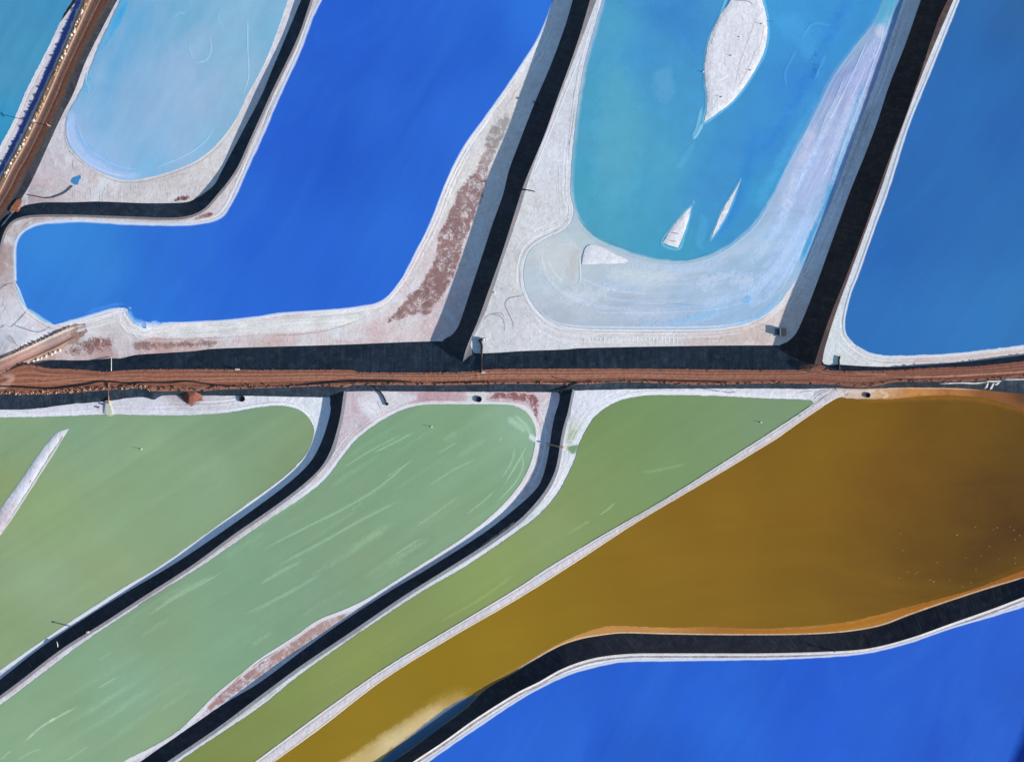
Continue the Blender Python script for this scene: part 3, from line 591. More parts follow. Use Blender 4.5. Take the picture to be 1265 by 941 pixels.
overlay('blue_lead', [(918, 368), (926, 364), (930, 370), (922, 377), (917, 374)], zc+OV*2, (112, 172, 216), 2, .6, .8, parent=wD, grid=2)
overlay('salt_slush', [(660, 300), (690, 286), (712, 300), (716, 330), (700, 350), (680, 345), (660, 330)], zc, (206, 202, 202), 19.200000000000003, .7, 0.43, parent=wD, grid=4)
overlay('brown_slush', [(705, 310), (718, 305), (717, 335), (712, 352), (700, 345)], zc+OV, (190, 184, 184), 6, .5, .7, parent=wD, grid=3)
overlay('salt_slush', [(690, 352), (720, 345), (760, 352), (750, 370), (715, 380), (690, 370)], zc, (208, 210, 220), 14.4, 1.2, 0.43, parent=wD, grid=4)
overlay('salt_slush', [(660, 372), (680, 378), (710, 395), (700, 402), (680, 396), (662, 382)], zc, (168, 172, 186), 9.600000000000001, .9, 0.37, parent=wD, grid=4)
overlay('salt_slush', [(860, 340), (900, 330), (935, 340), (945, 350), (915, 360), (900, 352), (880, 362), (862, 356)], zc, (200, 208, 226), 11.200000000000001, 1.3, 0.43, parent=wD, grid=4)
overlay('salt_slush', [(735, 326), (790, 328), (830, 334), (850, 345), (800, 352), (750, 345)], zc, (204, 206, 208), 14.4, .7, 0.37, parent=wD, grid=4)
random.seed(31)
inner = resample(smooth([(706, 262), (716, 280), (737, 299), (767, 312), (793, 321), (826, 327), (857, 325), (882, 318), (910, 303), (936, 280), (961, 242), (986, 188), (1009, 145), (1032, 99), (1057, 63), (1082, 30), (1096, 2)]), 120)
outer = resample(smooth([(655, 312), (649, 345), (662, 376), (706, 402), (767, 405), (844, 405), (895, 402), (935, 392), (958, 377), (985, 336), (1001, 300), (1029, 238), (1060, 152), (1080, 97), (1100, 38), (1106, 0)]), 120)
sl_ = []
for _ in range(64):
    k = random.uniform(.04, .97); a_ = random.randint(0, 100); m = random.randint(8, 40); q = (inner*(1-k)+outer*k)[a_:a_+m]
    q = q+np.array([[math.sin(i*.25+k*9)*random.uniform(.3, 1.2)]*2 for i in range(len(q))])
    if len(q) < 5: continue
    c = random.choice([(222, 224, 232), (210, 216, 228), (226, 226, 232), (150, 186, 222), (166, 190, 220), (204, 206, 220), (200, 202, 208)])
    sl_.append(([tuple(v) for v in q[::3]], random.choice((1.4, 3, 5, 7, 10)), c, random.uniform(.12, .34), .9))
strokes('crust_streak', sl_, zc+OV*2.3, wD, 'stuff')
strokes('salt_or_shade_line', [([(1072, 48), (1062, 72), (1050, 98), (1032, 135), (1020, 155)], 1.3, (206, 212, 236), .9, .2), ([(1070, 80), (1060, 104), (1048, 128)], 1.2, (196, 206, 234), .9, .3),
    ([(1104, 8), (1096, 34), (1084, 64), (1070, 104), (1058, 138), (1040, 186), (1026, 226)], 1.6, (186, 206, 236), .9, .4), ([(1092, 30), (1086, 60), (1076, 76)], 1.3, (206, 214, 238), .8, .3),
    ([(1045, 90), (1034, 118), (1018, 150), (1010, 180)], 1.1, (190, 204, 232), .7, .5), ([(760, 374), (800, 373), (840, 376), (880, 379)], 1.1, (116, 166, 206), .8, .3),
    ([(709, 262), (718, 279), (737, 298), (767, 311), (793, 320), (826, 326), (857, 324), (882, 317), (908, 301), (933, 279), (958, 241)], 1.8, (128, 176, 200), .8, .5),
    ([(712, 262), (720, 276), (740, 294), (770, 306), (796, 316)], 1.3, (54, 130, 160), .8, .3), ([(828, 322), (856, 320), (880, 312)], 1.6, (70, 124, 150), .7, .5),
    ([(957, 234), (983, 186), (1006, 143), (1029, 97), (1054, 61), (1080, 28), (1090, 4)], 2.6, (96, 176, 208), .7, .5),
    ([(660, 373), (676, 393), (706, 402), (768, 404), (844, 404), (895, 402), (935, 393)], 2.0, (214, 220, 232), .85, .5), ([(867, 132), (862, 155), (855, 172)], 4.5, (124, 190, 214), .8, .4), ([(869, 150), (862, 165), (856, 173)], 3, (160, 206, 222), .9, .4),
    ([(858, 176), (845, 195), (834, 210)], 8, (92, 160, 200), .6, .6), ([(864, 262), (868, 280), (862, 300), (870, 310)], 9, (84, 160, 200), .6, .6), ([(855, 246), (858, 254)], 3, (110, 176, 206), .7, .5),
    ([(985, 60), (970, 90), (972, 110)], 3, (90, 160, 206), .5, .7), ([(945, 26), (957, 27)], 1.5, (44, 104, 170), .6, .4), ([(958, 75), (961, 77)], 3.5, (130, 190, 222), .8, .3), ([(1006, 100), (1012, 85), (1020, 66)], 3.5, (86, 158, 208), .6, .6),
    ([(990, 48), (1004, 30), (1030, 32)], 2.5, (92, 164, 212), .6, .6), ([(716, 318), (717, 340), (716, 352)], 1.2, (214, 214, 220), .9, .4)], zc+OV*3, wD, 'stuff')
strokes('shore_line', [([(744, -30), (737, 24), (721, 80), (713.5, 126), (708.5, 173), (705.5, 204), (704, 240), (707.5, 262), (700, 281), (672, 295), (654, 308), (646, 329), (646.5, 352), (656, 376), (677, 397), (706, 406.5), (767, 409), (844, 409), (895, 407), (934, 398), (957, 384), (974, 364)], 2.0, (220, 222, 228), .9, .4, False),
    ([(652, 372), (668, 392), (690, 403), (706, 408), (768, 410), (830, 410), (896, 408), (925, 402), (950, 388)], 1.1, (150, 138, 138), .9, .5), ([(925, 402), (942, 394), (952, 387)], 1.8, (166, 140, 144), .7, .6),
    ([(646, 322), (650, 310), (662, 298), (690, 284), (699, 279)], 1.1, (140, 138, 146), .8, .5), ([(624, 397), (621, 388), (612, 387), (602, 390), (596, 398)], 1.0, (112, 112, 120), .9, .2), ([(633, 410), (634, 400), (628, 386), (624, 376), (628, 369), (640, 366), (650, 365)], 1.2, (118, 116, 124), .9, .2),
    ([(603, 389), (612, 388.5), (620, 392), (623.5, 402), (623, 412)], 1.2, (126, 124, 130), .8, .3), ([(597, 399), (588, 413), (582, 424), (585, 434)], 1.5, (218, 218, 224), .9, .3), ([(710, 130), (708, 150), (705, 170), (703, 184), (702, 205)], 1.2, (112, 112, 120), .9, .5),
    ([(712, 104), (709, 118), (708, 128)], 1.0, (150, 150, 158), .7, .4), ([(617, 358), (623, 357)], .9, (120, 120, 124), .8, .2), ([(645, 332), (643, 345), (644, 355)], 1.4, (168, 156, 156), .6, .5), ([(702, 172), (704, 176), (701, 180)], 2.4, (80, 82, 90), .8, .6), ([(704, 270), (700, 281)], 2, (222, 224, 230), .9, .2),
    ([(726, 45), (700, 112), (672, 182), (656, 222)], 1.2, (224, 224, 230), .9, .3), ([(715, 83), (724, 82)], .9, (150, 150, 156), .7, .2)]
    +[([(x, 414+random.uniform(-1, 2)), (x+random.uniform(-1, 1), 424+random.uniform(-3, 2))], 1.4, (222, 220, 224), .7, .6) for x in np.arange(722, 842, 5)]
    +[([(724, 429), (724, 420), (728, 414), (760, 411), (800, 412), (836, 412), (838, 420)], 1.3, (224, 222, 226), .8, .6)], zD+OV*3, panD, 'stuff')
def island(outline, label, z0, zt_, posts=()):
    ol = wobble(smooth(outline, 3, True), .5, .25)
    V, F = cdt(ol, 4.5); d = dist_to(V[:, 0], V[:, 1], ol)
    hs = z0+zt_*(1-np.exp(-d/1.0))+.04*np.array([mnoise.noise((x*.2, y*.2, 8)) for x, y in V])*(d > 1)
    o = mesh_obj('salt_island', [P(x, y, h) for (x, y), h in zip(V, hs)], F.tolist(), M['salt_clean'], None, np.tile(base((216, 214, 224)), (len(V), 1)), None, True)
    return tag(o, label, 'island', 'salt islands in the teal pond', 'structure')
i1 = island([(912, -30), (902.6, 0), (890, 18), (877, 46), (870.8, 76.5), (871, 99.5), (873, 115), (873.3, 132.6), (869.5, 151.7, 1), (882, 143), (905, 125), (923, 102), (941, 71), (947, 51), (947.5, 28), (942, 2.5), (930, -30)], 'large leaf-shaped white salt island at the top of the teal pond', zD+.30, .22)
i2 = island([(854, 255, 1), (841.5, 267), (828.7, 283), (818.5, 300, 1), (837.6, 306.5, 1), (844, 291), (850, 273)], 'small triangular white salt island near the bottom of the teal pond', zD+.30, .2)
i3 = island([(915, 222, 1), (906, 238), (892.5, 260), (885, 278), (878, 296, 1), (888.6, 281), (897.5, 265.5), (905, 248)], 'narrow sliver of white salt island right of the triangular one', zD+.30, .2)
i4 = island([(719, 326.7, 1), (721, 312), (728, 302.5), (742, 305), (760, 314), (776.5, 321.6, 1), (772.6, 325), (747, 325.8)], 'flat white salt bar at the lower left edge of the teal water', zD+.30, .15)
zi = zD+.58
strokes('salt_or_shade_line', [([(933, 8), (934, 20), (925, 50), (914, 80), (908, 112)], 1.8, (190, 186, 196), .7, .7), ([(938, 52), (925, 84), (910, 112)], 1.2, (176, 172, 184), .7, .4), ([(906, 1), (925, 2), (932, 8)], 1.0, (140, 138, 146), .8, .5), ([(943, 22), (944, 40), (938, 62)], 2.0, (228, 226, 234), .7, .5),
    ([(876, 56), (872, 80), (873, 110)], 1.2, (170, 168, 182), .6, .5), ([(884, 40), (878, 56)], 1.0, (150, 148, 160), .6, .5)], zi, i1, 'stuff')
strokes('salt_or_shade_line', [([(827, 287), (834, 288), (840, 289)], 1.0, (140, 130, 136), .9, .5), ([(824, 296), (831, 298), (837, 298)], 1.0, (150, 138, 142), .9, .5)], zD+.56, i2, 'stuff')  # two dark strokes paint the cast shadows of small stakes
rimw = (120, 188, 214)
strokes('shallow_rim', [([(903, -20), (890.5, 17), (877, 46), (870.6, 76), (870.8, 100), (872.6, 118), (873, 132), (869, 152), (882.5, 143.5), (905.5, 125.5), (924, 102), (941.8, 71.5), (947.8, 51), (948.2, 27), (943, 0)], 3.4, rimw, .8, .3, False),
    ([(854, 253), (841, 267), (828, 283), (817.5, 301), (838, 307.5), (845, 291), (850.5, 273), (854.5, 254)], 3, rimw, .7, .3, False), ([(915, 220), (905.5, 238), (891.7, 260), (884, 279), (877, 297), (889, 282), (898, 266), (906, 248), (915, 221)], 2.6, rimw, .6, .3, False)], zc+OV*3.5, wD)
bankC = loft('embankment', withz(smooth(C_toe_r), zC), withz(smooth(C_crest_r), 8.75), M['liner_black'], rows=8, lump=.35)
tag(bankC, 'steep black lined bank between the cobalt pond and the teal pond', 'embankment', kind='structure')
top = loft('dike_top', withz(smooth(C_crest_r), 8.75), withz(smooth(D_edge_l), zD+.01), M['dike_top'], rows=3, colf=lambda x, y, t: base((88, 88, 98)))
tag(top, 'grey crest of the black bank left of the teal pond', 'dike', kind='structure')

# ================================================================== pond E
E_w = [(1262, -220, 1), (1186, 0), (1169.5, 41), (1149, 92), (1123.6, 155), (1098, 236), (1083, 277), (1060, 342), (1052, 362), (1044.5, 395), (1046, 413), (1055, 424), (1072.6, 435), (1098, 439), (1136, 438.5), (1174.6, 436.5), (1225.6, 431), (1265, 426), (1500, 396, 1), (1500, -220, 1)]
panE = pan('salt_shore', rev(E_edge_l)[1:]+[(1300, -230, 1), (1520, -230, 1), (1520, 440, 1), (1310, 443, 1), (1150, 458, 1), (1030, 462, 1)], zE, 'salt',
    [(1175, 10, (206, 210, 220)), (1100, 215, (196, 202, 214)), (1050, 370, (200, 204, 214)), (1035, 430, (202, 206, 208)), (1060, 440, (206, 204, 206)), (1150, 444, (206, 190, 188)), (1230, 438, (206, 192, 190))], 'white salt shore round the deep blue pond on the right', grid=9)
wE, olE = water('pond_water', E_w, zE+WL, 'blue_brine', [(1220, 60, (44, 100, 168)), (1180, 130, (46, 106, 176)), (1240, 160, (44, 100, 172)), (1150, 250, (46, 106, 176)), (1230, 280, (48, 110, 178)), (1100, 300, (44, 102, 178)), (1080, 380, (50, 114, 186)), (1180, 400, (54, 120, 188)), (1250, 380, (54, 120, 182)), (1250, 20, (50, 100, 158)), (1200, 10, (50, 108, 172)), (1140, 160, (48, 110, 184))],
    'deep blue pond along the upper right edge', grid=12)
strokes('salt_rim', [([(x-1.5, y) for x, y, *_ in E_w[1:12]], 2.6, (222, 228, 240), .95, .2, False), ([(1058, 428), (1075, 437), (1098, 441), (1136, 440.5), (1175, 438), (1226, 433), (1300, 423)], 2.6, (216, 222, 236), .95, .2, False)], zE+WL+OV, wE)
strokes('shore_line', [([(1022, 436), (1026, 440), (1032, 444), (1040, 445)], 2.4, (222, 216, 204), .8, .4), ([(1037, 437), (1035, 424), (1040, 400)], 4, (190, 194, 204), .5, .5), ([(1176, 0), (1160, 42), (1137, 98), (1107, 180), (1088, 232), (1056, 325), (1034, 386), (1022, 426)], 1.6, (190, 190, 198), .9, .5),
    ([(1110, 446), (1170, 444), (1220, 439), (1300, 430)], 1.6, (196, 166, 164), .7, .6), ([(1100, 449), (1160, 447.5), (1210, 443)], 1.4, (218, 208, 206), .7, .5)], zE+OV*2, panE, 'stuff')
bankD = loft('embankment', withz(smooth(D_toe_r), zD), withz(smooth(D_crest_r), 14.25), M['liner_brown'], rows=8, lump=.4)
tag(bankD, 'widest black lined bank between the teal pond and the right hand blue pond', 'embankment', kind='structure')
top = loft('dike_top', withz(smooth(D_crest_r), 14.25), withz(smooth(E_edge_l), zE+.01), M['dike_top'], rows=3, colf=lambda x, y, t: base((66, 52, 54)))
tag(top, 'brown crest of the widest black bank beside the right hand pond', 'dike', kind='structure')
overlay('salt_patch', [(1065, 135), (1082, 130), (1076, 150), (1062, 190), (1050, 225), (1036, 240), (1040, 215), (1055, 170)], zD+OV, (160, 156, 164), 5, 1.2, .8, parent=panD)

# ================================================================== the long dirt road across the middle
n = NB('dirt_road_long'); t_ = n.attr('across').outputs['Fac']; al = n.attr('along').outputs['Fac']
cm = n.n('ShaderNodeCombineXYZ'); n.set(cm.inputs[0], n.math('MULTIPLY', al, .018)); n.set(cm.inputs[1], n.math('MULTIPLY', t_, 22))
nz = n.noise(cm.outputs[0], 1.0, 5, .6, .15)
cr = n.n('ShaderNodeValToRGB'); n.set(cr.inputs[0], n.math('ADD', t_, n.math('MULTIPLY', n.math('SUBTRACT', nz, .5), .035)))
stops = [(0, (150, 108, 92)), (.08, (138, 92, 78)), (.13, (88, 54, 48)), (.19, (146, 102, 88)), (.27, (162, 118, 102)), (.32, (104, 64, 54)), (.38, (148, 98, 80)), (.45, (180, 134, 114)), (.51, (112, 70, 58)), (.57, (176, 128, 108)), (.63, (158, 104, 86)), (.68, (104, 66, 56)), (.71, (140, 94, 78)),
         (.74, (82, 46, 42)), (.80, (146, 98, 80)), (.92, (150, 108, 90)), (1, (108, 84, 80))]
el = cr.color_ramp.elements
el[0].position, el[0].color = stops[0][0], rgba(stops[0][1]); el[1].position, el[1].color = 1, rgba(stops[-1][1])
for p_, c_ in stops[1:-1]: e_ = el.new(p_); e_.color = rgba(c_)
g_ = n.noise(n.pos, .45, 6, .7); bigc = n.noise(n.mapping(n.pos, 0, (.15, 1, 1)), .12, 5, .6)
far = n.n('ShaderNodeSeparateXYZ'); n.set(far.inputs[0], n.pos)
col = n.scale(cr.outputs[0], n.math('MULTIPLY', n.rng(g_, .3, .7, .76, 1.3), n.rng(nz, .3, .7, .9, 1.14)))
col = n.mix(.3, col, n.scale(rgba((146, 98, 80)), n.rng(g_, .3, .7, .8, 1.25)))
col = n.mix(n.rng(bigc, .45, .7, 0, .6), col, rgba((148, 92, 74)))
col = n.mix(n.rng(far.outputs[0], -330, -180, .6, 0), col, n.scale(rgba((150, 98, 80)), n.rng(g_, .3, .7, .8, 1.25)))
col = n.mix(n.rng(far.outputs[0], 60, 260, 0, .45), col, rgba((108, 66, 58)))
n.bump(g_, .28, .8); M['road2'] = n.done(col, .9, .1)
def r2prof(t, u):
    return .3*math.exp(-((t-.9)/.08)**2)*(1+.8*mnoise.noise((u*.3, t*3, 4)))+.12*math.exp(-((t-.06)/.05)**2)*(1+mnoise.noise((u*.25, 2, 1)))-.04*math.exp(-((t-.3)/.05)**2)-.04*math.exp(-((t-.55)/.05)**2)
def jag(pts, amp, fr, seed):
    a = smooth(pts, 2.5); a[:, 1] += [amp*(mnoise.noise((x*fr, seed, 0))+.7*mnoise.noise((x*fr*2.7, seed, 4))) for x in a[:, 0]]; return a
rt, rb = jag(ext(r_top, X, X), .55, .16, 1.0), jag(ext(r_bot, X, X), .7, .2, 6.0)
road2 = loft('dirt_road', withz(rt, zroad), withz(rb, zroad), M['road2'], rows=26, n=700, prof=r2prof, mono=True)
tag(road2, 'long straight red-brown dirt road crossing the whole scene between upper and lower ponds', 'road', kind='structure')
tu = np.array(toe_up); tu = np.vstack([[-280, 528, 5], tu, [1530, 409, 13.8]])
ta = smooth([tuple(p[:2]) for p in tu], 3); ta = np.c_[ta, np.interp(ta[:, 0], tu[:, 0], tu[:, 2])]
bk = loft('embankment', ta, withz(rt, zroad), M['liner_navy'], rows=7, n=500, mono=True, lump=.35)
tag(bk, 'dark navy lined bank along the upper side of the long dirt road', 'embankment', kind='structure')
toe_dn = [(-280, 512, 5), (0, 506, 5), (32, 505.7, 5), (51, 504, 5), (89, 499, 5), (127.5, 496, 5), (160, 491.5, 5), (176.5, 490.4, 5), (183, 492, 5), (190.6, 494, 5), (194, 491.6, 5), (199.5, 489, 5), (221, 488, 5), (253, 488.5, 5), (320, 489.2, 5), (396, 490.6, 5), (412, 489, 6),
          (424, 484, 7.8), (500, 483.5, 7.8), (575, 484, 7.8), (640, 484, 7.8), (684, 484.5, 7.8), (700, 484, 9), (711, 482.6, 10.6), (768, 481, 10.6), (870, 480, 10.6), (960, 480, 10.6), (996, 480.4, 10.6), (1032, 479.5, 10.7), (1060, 480.5, 10.8), (1085, 480, 10.8), (1105, 479, 10.8), (1162, 479, 10.8), (1200, 480.4, 10.8), (1265, 486.8, 10.8), (1530, 510, 10.8)]
td = np.array(toe_dn); ta = jag([tuple(p[:2]) for p in td], .5, .1, 9.0); ta = np.c_[ta, np.interp(ta[:, 0], td[:, 0], td[:, 2])]
bk = loft('embankment', ta, withz(rb, zroad), M['liner_navy'], rows=6, n=500, mono=True, lump=.3)
tag(bk, 'dark lined bank along the lower side of the long dirt road', 'embankment', kind='structure')
# spur ramp at the far left
n = NB('spur_dirt'); t_ = n.attr('across').outputs['Fac']; al = n.attr('along').outputs['Fac']
cm = n.n('ShaderNodeCombineXYZ'); n.set(cm.inputs[0], n.math('MULTIPLY', al, .05)); n.set(cm.inputs[1], n.math('MULTIPLY', t_, 9)); nz = n.noise(cm.outputs[0], 1.0, 5, .6)
cr = n.n('ShaderNodeValToRGB'); n.set(cr.inputs[0], t_); el = cr.color_ramp.elements; el[0].color = rgba((226, 206, 196)); el[1].color = rgba((120, 84, 74)); el[1].position = 1
for p_, c_ in ((.14, (222, 200, 192)), (.24, (166, 142, 140)), (.6, (176, 150, 146)), (.82, (152, 120, 112)), (.93, (96, 72, 68))): e_ = el.new(p_); e_.color = rgba(c_)
far = n.n('ShaderNodeSeparateXYZ'); n.set(far.inputs[0], n.pos)
col = n.mix(n.rng(far.outputs[0], -306, -285, .5, 0), cr.outputs[0], rgba((158, 106, 92)))
g_ = n.noise(n.pos, .5, 6, .7); n.bump(g_, .15, .6); M['spur'] = n.done(n.scale(col, n.math('MULTIPLY', n.rng(g_, .3, .7, .86, 1.14), n.rng(nz, .3, .7, .85, 1.15))), .9, .1)
sp_u = [(-80, 483), (-30, 459), (0, 443.5), (14, 438), (34, 429), (56, 418.5), (72, 411), (86, 405.5), (98, 402), (106, 402)]
sp_l = [(-80, 500), (-30, 477), (0, 461), (26, 448), (44, 440.5), (60, 433), (74, 426.5), (86, 420), (98, 413), (106, 405)]
spur = loft('dirt_ramp', withz(smooth(sp_u), zsp), withz(smooth(sp_l), zsp), M['spur'], rows=14, lump=.15)
tag(spur, 'pale dirt ramp climbing from the left end of the long road to the shore', 'ramp', kind='structure')
for nm, e0, dx, dy, cc, lb in (('embankment', sp_u, -1.5, -4.0, (150, 130, 128), 'shaded upper edge of the pale dirt ramp'), ('embankment', sp_l, 3.0, 5.5, (150, 124, 116), 'sunlit lower edge of the pale dirt ramp')):
    a = smooth(e0); off = a+np.array([dx, dy])
    bk = loft(nm, withz(off, lambda x, y: zCf(x, y)-.05), withz(a, zsp), M['dike_top'], rows=4, colf=lambda x, y, t, cc=cc: base(cc), lump=.5)
    tag(bk, lb, 'embankment', kind='structure')
overlay('worn_track', [(90, 404), (104, 396), (108, 402), (104, 416), (92, 420), (86, 412)], lambda x, y: zsp(x)+.05-max(0, x-98)*.25, (150, 124, 120), 5, .8, .9, parent=spur, grid=2.5)
strokes('wheel_track', [([(-20, 472), (10, 474), (60, 472), (110, 467), (160, 466)], 2.6, (168, 112, 92), .7, .5), ([(-20, 466), (20, 466), (70, 466), (130, 463)], 2.2, (170, 116, 94), .6, .5), ([(0, 463), (14, 466), (6, 476), (-10, 480)], 7, (196, 158, 146), .8, .6),
    ([(36, 453), (56, 460), (90, 463), (140, 464)], 1.2, (92, 52, 44), .8, .4), ([(290, 459), (310, 460)], 3, (92, 50, 46), .8, .7), ([(20, 458), (60, 462), (110, 463)], 1.8, (176, 118, 94), .5, .4),
    ([(1100, 466), (1160, 465), (1200, 463), (1300, 457)], 2.2, (196, 148, 128), .7, .6), ([(1050, 459), (1062, 461), (1100, 463)], 2.6, (176, 126, 110), .5, .6), ([(590, 456), (592, 470)], 2.4, (168, 110, 88), .6, .5)], lambda x, y: zroad(x)+.42, road2, 'stuff')

# ================================================================== LOWER PONDS
fg_toe = ext([(406, 484), (408, 494), (408.5, 506), (404, 525), (396.5, 546.7), (384, 569.6), (361, 592.6), (320, 624), (255, 670), (209, 700), (153, 733), (102, 765), (51, 799), (0, 839)], 0, X)
fg_crest = ext([(426, 476), (423.5, 493), (421, 511), (415.6, 534), (408, 557), (396.5, 577), (376, 597), (345.5, 620.6), (320, 638.5), (290, 659), (237, 698), (178.5, 735.7), (127.5, 769), (76.5, 801), (25.5, 840), (0, 859)], 0, X)
F_w = [(0, 515.6), (76.5, 514), (127.5, 512), (180, 512.5), (229.6, 512.8), (280.6, 509.7), (320, 503), (345.5, 501), (366, 504.6), (381, 515), (387.6, 529), (386, 541.6), (378.6, 559.5), (366, 575), (345.5, 592.6), (320, 610.8), (255, 657.6), (194, 700), (153, 724.5), (102, 757), (51, 791), (0, 826), (-160, 940, 1), (-300, 940, 1), (-300, 519, 1)]
panF = pan('salt_shore', [(-300, 495, 1), (0, 488, 1), (200, 478, 1), (420, 476, 1)]+fg_toe[1:]+[(-420, 960, 1)], zF, 'salt_clean', [(60, 510, (206, 202, 214)), (200, 500, (206, 204, 216)), (215, 492, (176, 164, 172)), (350, 495, (216, 216, 228)), (390, 520, (222, 222, 232)), (300, 630, (216, 220, 232)), (50, 800, (190, 190, 206))],
    'white salt shore of the left green pond', grid=9)
wF, olF = water('pond_water', F_w, zF+WL, 'green_brine', [(100, 530, (136, 166, 135)), (10, 540, (136, 162, 125)), (10, 600, (142, 156, 107)), (200, 560, (144, 168, 129)), (330, 530, (136, 164, 125)), (300, 515, (130, 158, 127)), (250, 600, (142, 168, 131)), (150, 640, (144, 170, 129)), (60, 640, (146, 168, 121)), (60, 720, (152, 172, 135)), (130, 700, (150, 166, 125)), (20, 790, (142, 162, 119)), (360, 560, (136, 156, 117)), (220, 520, (130, 160, 127))],
    'pale sage green pond at the lower left', grid=12)
berm = [(85.4, 529.4, 1), (71.4, 534), (61, 544), (46, 564), (25.5, 594), (0, 629), (-180, 880, 1), (-200, 960, 1), (-30, 706), (0, 661.5), (33, 608), (64, 559.5), (79, 539)]
ol = wobble(smooth(berm, 3, True), .3, .2); V, F_ = cdt(ol, 4); d = dist_to(V[:, 0], V[:, 1], ol)
bm = mesh_obj('salt_berm', [P(x, y, zF+WL+.05+.22*(1-math.exp(-q/1.0))) for (x, y), q in zip(V, d)], F_.tolist(), M['salt_clean'], None, idw(V[:, 0], V[:, 1], [(75, 535, (208, 206, 216)), (30, 590, (206, 204, 220)), (0, 650, (196, 182, 192)), (40, 600, (214, 212, 222))]), None, True)
tag(bm, 'pale straight salt berm dividing the left green pond', 'berm', kind='structure')
strokes('dark_crack', [([(79, 536), (70, 552), (58, 568)], 1.3, (90, 90, 100), .9, .4), ([(40, 590), (34, 600)], 1.4, (90, 84, 92), .8, .5), ([(83, 532), (64, 562), (34, 609), (0, 662)], 2.2, (230, 228, 232), .9, .3)], zF+.36, bm, 'stuff')
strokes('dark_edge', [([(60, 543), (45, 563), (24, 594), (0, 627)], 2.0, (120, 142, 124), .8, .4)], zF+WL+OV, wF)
strokes('shore_line', [([(384, 514), (390.5, 529), (389, 543), (381.5, 561), (368.5, 577), (348, 595), (322, 613.5), (257, 660), (196, 702), (155, 727), (104, 759), (53, 793), (0, 829)], 3.4, (226, 230, 240), .95, .2, False), ([(300, 507), (320, 500.5), (345, 498.5), (367, 502), (384, 514)], 2, (226, 228, 236), .8, .5),
    ([(199, 490), (220, 491), (228, 497), (206, 498)], 5, (172, 160, 170), .7, .8)], zF+OV*2, panF)
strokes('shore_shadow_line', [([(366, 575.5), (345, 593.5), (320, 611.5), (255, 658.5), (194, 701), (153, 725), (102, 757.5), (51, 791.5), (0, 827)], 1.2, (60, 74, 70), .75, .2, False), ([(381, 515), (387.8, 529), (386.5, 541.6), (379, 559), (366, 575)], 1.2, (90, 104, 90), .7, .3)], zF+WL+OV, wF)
bankF = loft('embankment', withz(smooth(fg_toe), zF), withz(smooth(fg_crest), zG+.4), M['liner_black'], rows=6, lump=.25)
tag(bankF, 'black lined bank between the sage green pond and the middle green pond', 'embankment', kind='structure')

gh_toe = ext([(690, 478), (691.4, 487), (691, 494.4), (686, 511), (682.5, 526), (680, 543), (677, 562), (671, 587), (663, 603), (640, 625), (600.5, 656), (532, 700), (483, 729), (422, 768.5), (371, 805), (320, 843), (280.6, 866.5), (229.6, 901), (178, 937)], 0, X)
gh_crest = ext([(709, 474), (707, 483), (705, 492), (701.6, 508.5), (696.5, 526), (692.7, 543), (690, 562), (686, 580), (677, 600), (662, 620.6), (640, 643), (600.5, 671.6), (556, 700), (498.5, 736), (422, 788), (371, 822.4), (320, 860), (267.8, 899), (211.6, 937)], 0, X)
G_w = [(-170, 980, 1), (0, 870.5), (51, 832.6), (102, 794), (153, 760), (204, 727), (247, 700), (320, 650), (345.5, 633), (376, 613), (401.6, 592), (419.4, 569.6), (434.7, 549), (452.6, 532.7), (473, 518.6), (498.5, 506), (524, 500), (575, 499.5), (613, 499.5), (635, 501), (648, 507), (657, 517.4), (661, 527.6), (661.5, 541.6), (658, 562), (652, 580), (640, 601),
       (613, 631), (575, 661.5), (515, 700), (483, 720.4), (447.5, 742), (422, 753.5), (391.4, 766), (366, 784), (320, 813.5), (296, 832.6), (265, 858), (245, 878.5), (217, 904), (178.5, 927), (153, 940), (-60, 1090, 1)]
panG = pan('salt_shore', rev(fg_crest)[:-1]+[(424, 478, 1), (600, 472, 1), (692, 474, 1)]+gh_toe[1:]+[(-150, 1180, 1)], zG, 'salt_pink', [(440, 500, (192, 176, 186)), (430, 540, (196, 186, 194)), (470, 490, (206, 196, 206)), (540, 492, (182, 148, 158)), (600, 490, (196, 178, 184)), (640, 490, (196, 168, 172)), (670, 500, (206, 196, 204)), (666, 560, (196, 190, 196)), (620, 640, (206, 204, 210)), (380, 610, (198, 192, 198)), (300, 666, (190, 180, 182)), (150, 768, (186, 176, 182)), (20, 866, (196, 184, 188)), (440, 752, (196, 188, 196)), (300, 840, (196, 188, 200)), (220, 915, (198, 194, 206))],
    'pinkish salt shore of the middle green pond', grid=8)
wG, olG = water('pond_water', G_w, zG+WL, 'green_brine', [(480, 540, (128, 161, 127)), (560, 520, (132, 163, 127)), (640, 530, (150, 181, 155)), (620, 560, (138, 169, 137)), (500, 600, (132, 163, 131)), (600, 610, (134, 167, 131)), (400, 640, (134, 163, 131)), (400, 720, (132, 161, 133)), (300, 700, (132, 165, 135)), (280, 800, (136, 169, 137)), (200, 780, (136, 161, 127)), (160, 860, (138, 171, 145)), (80, 870, (136, 165, 129)), (60, 920, (142, 171, 137)), (200, 900, (144, 167, 127)), (450, 700, (138, 163, 127)), (570, 640, (140, 165, 131))],
    'long pale green pond sweeping diagonally through the lower middle', grid=12)
gs = (164, 194, 164)
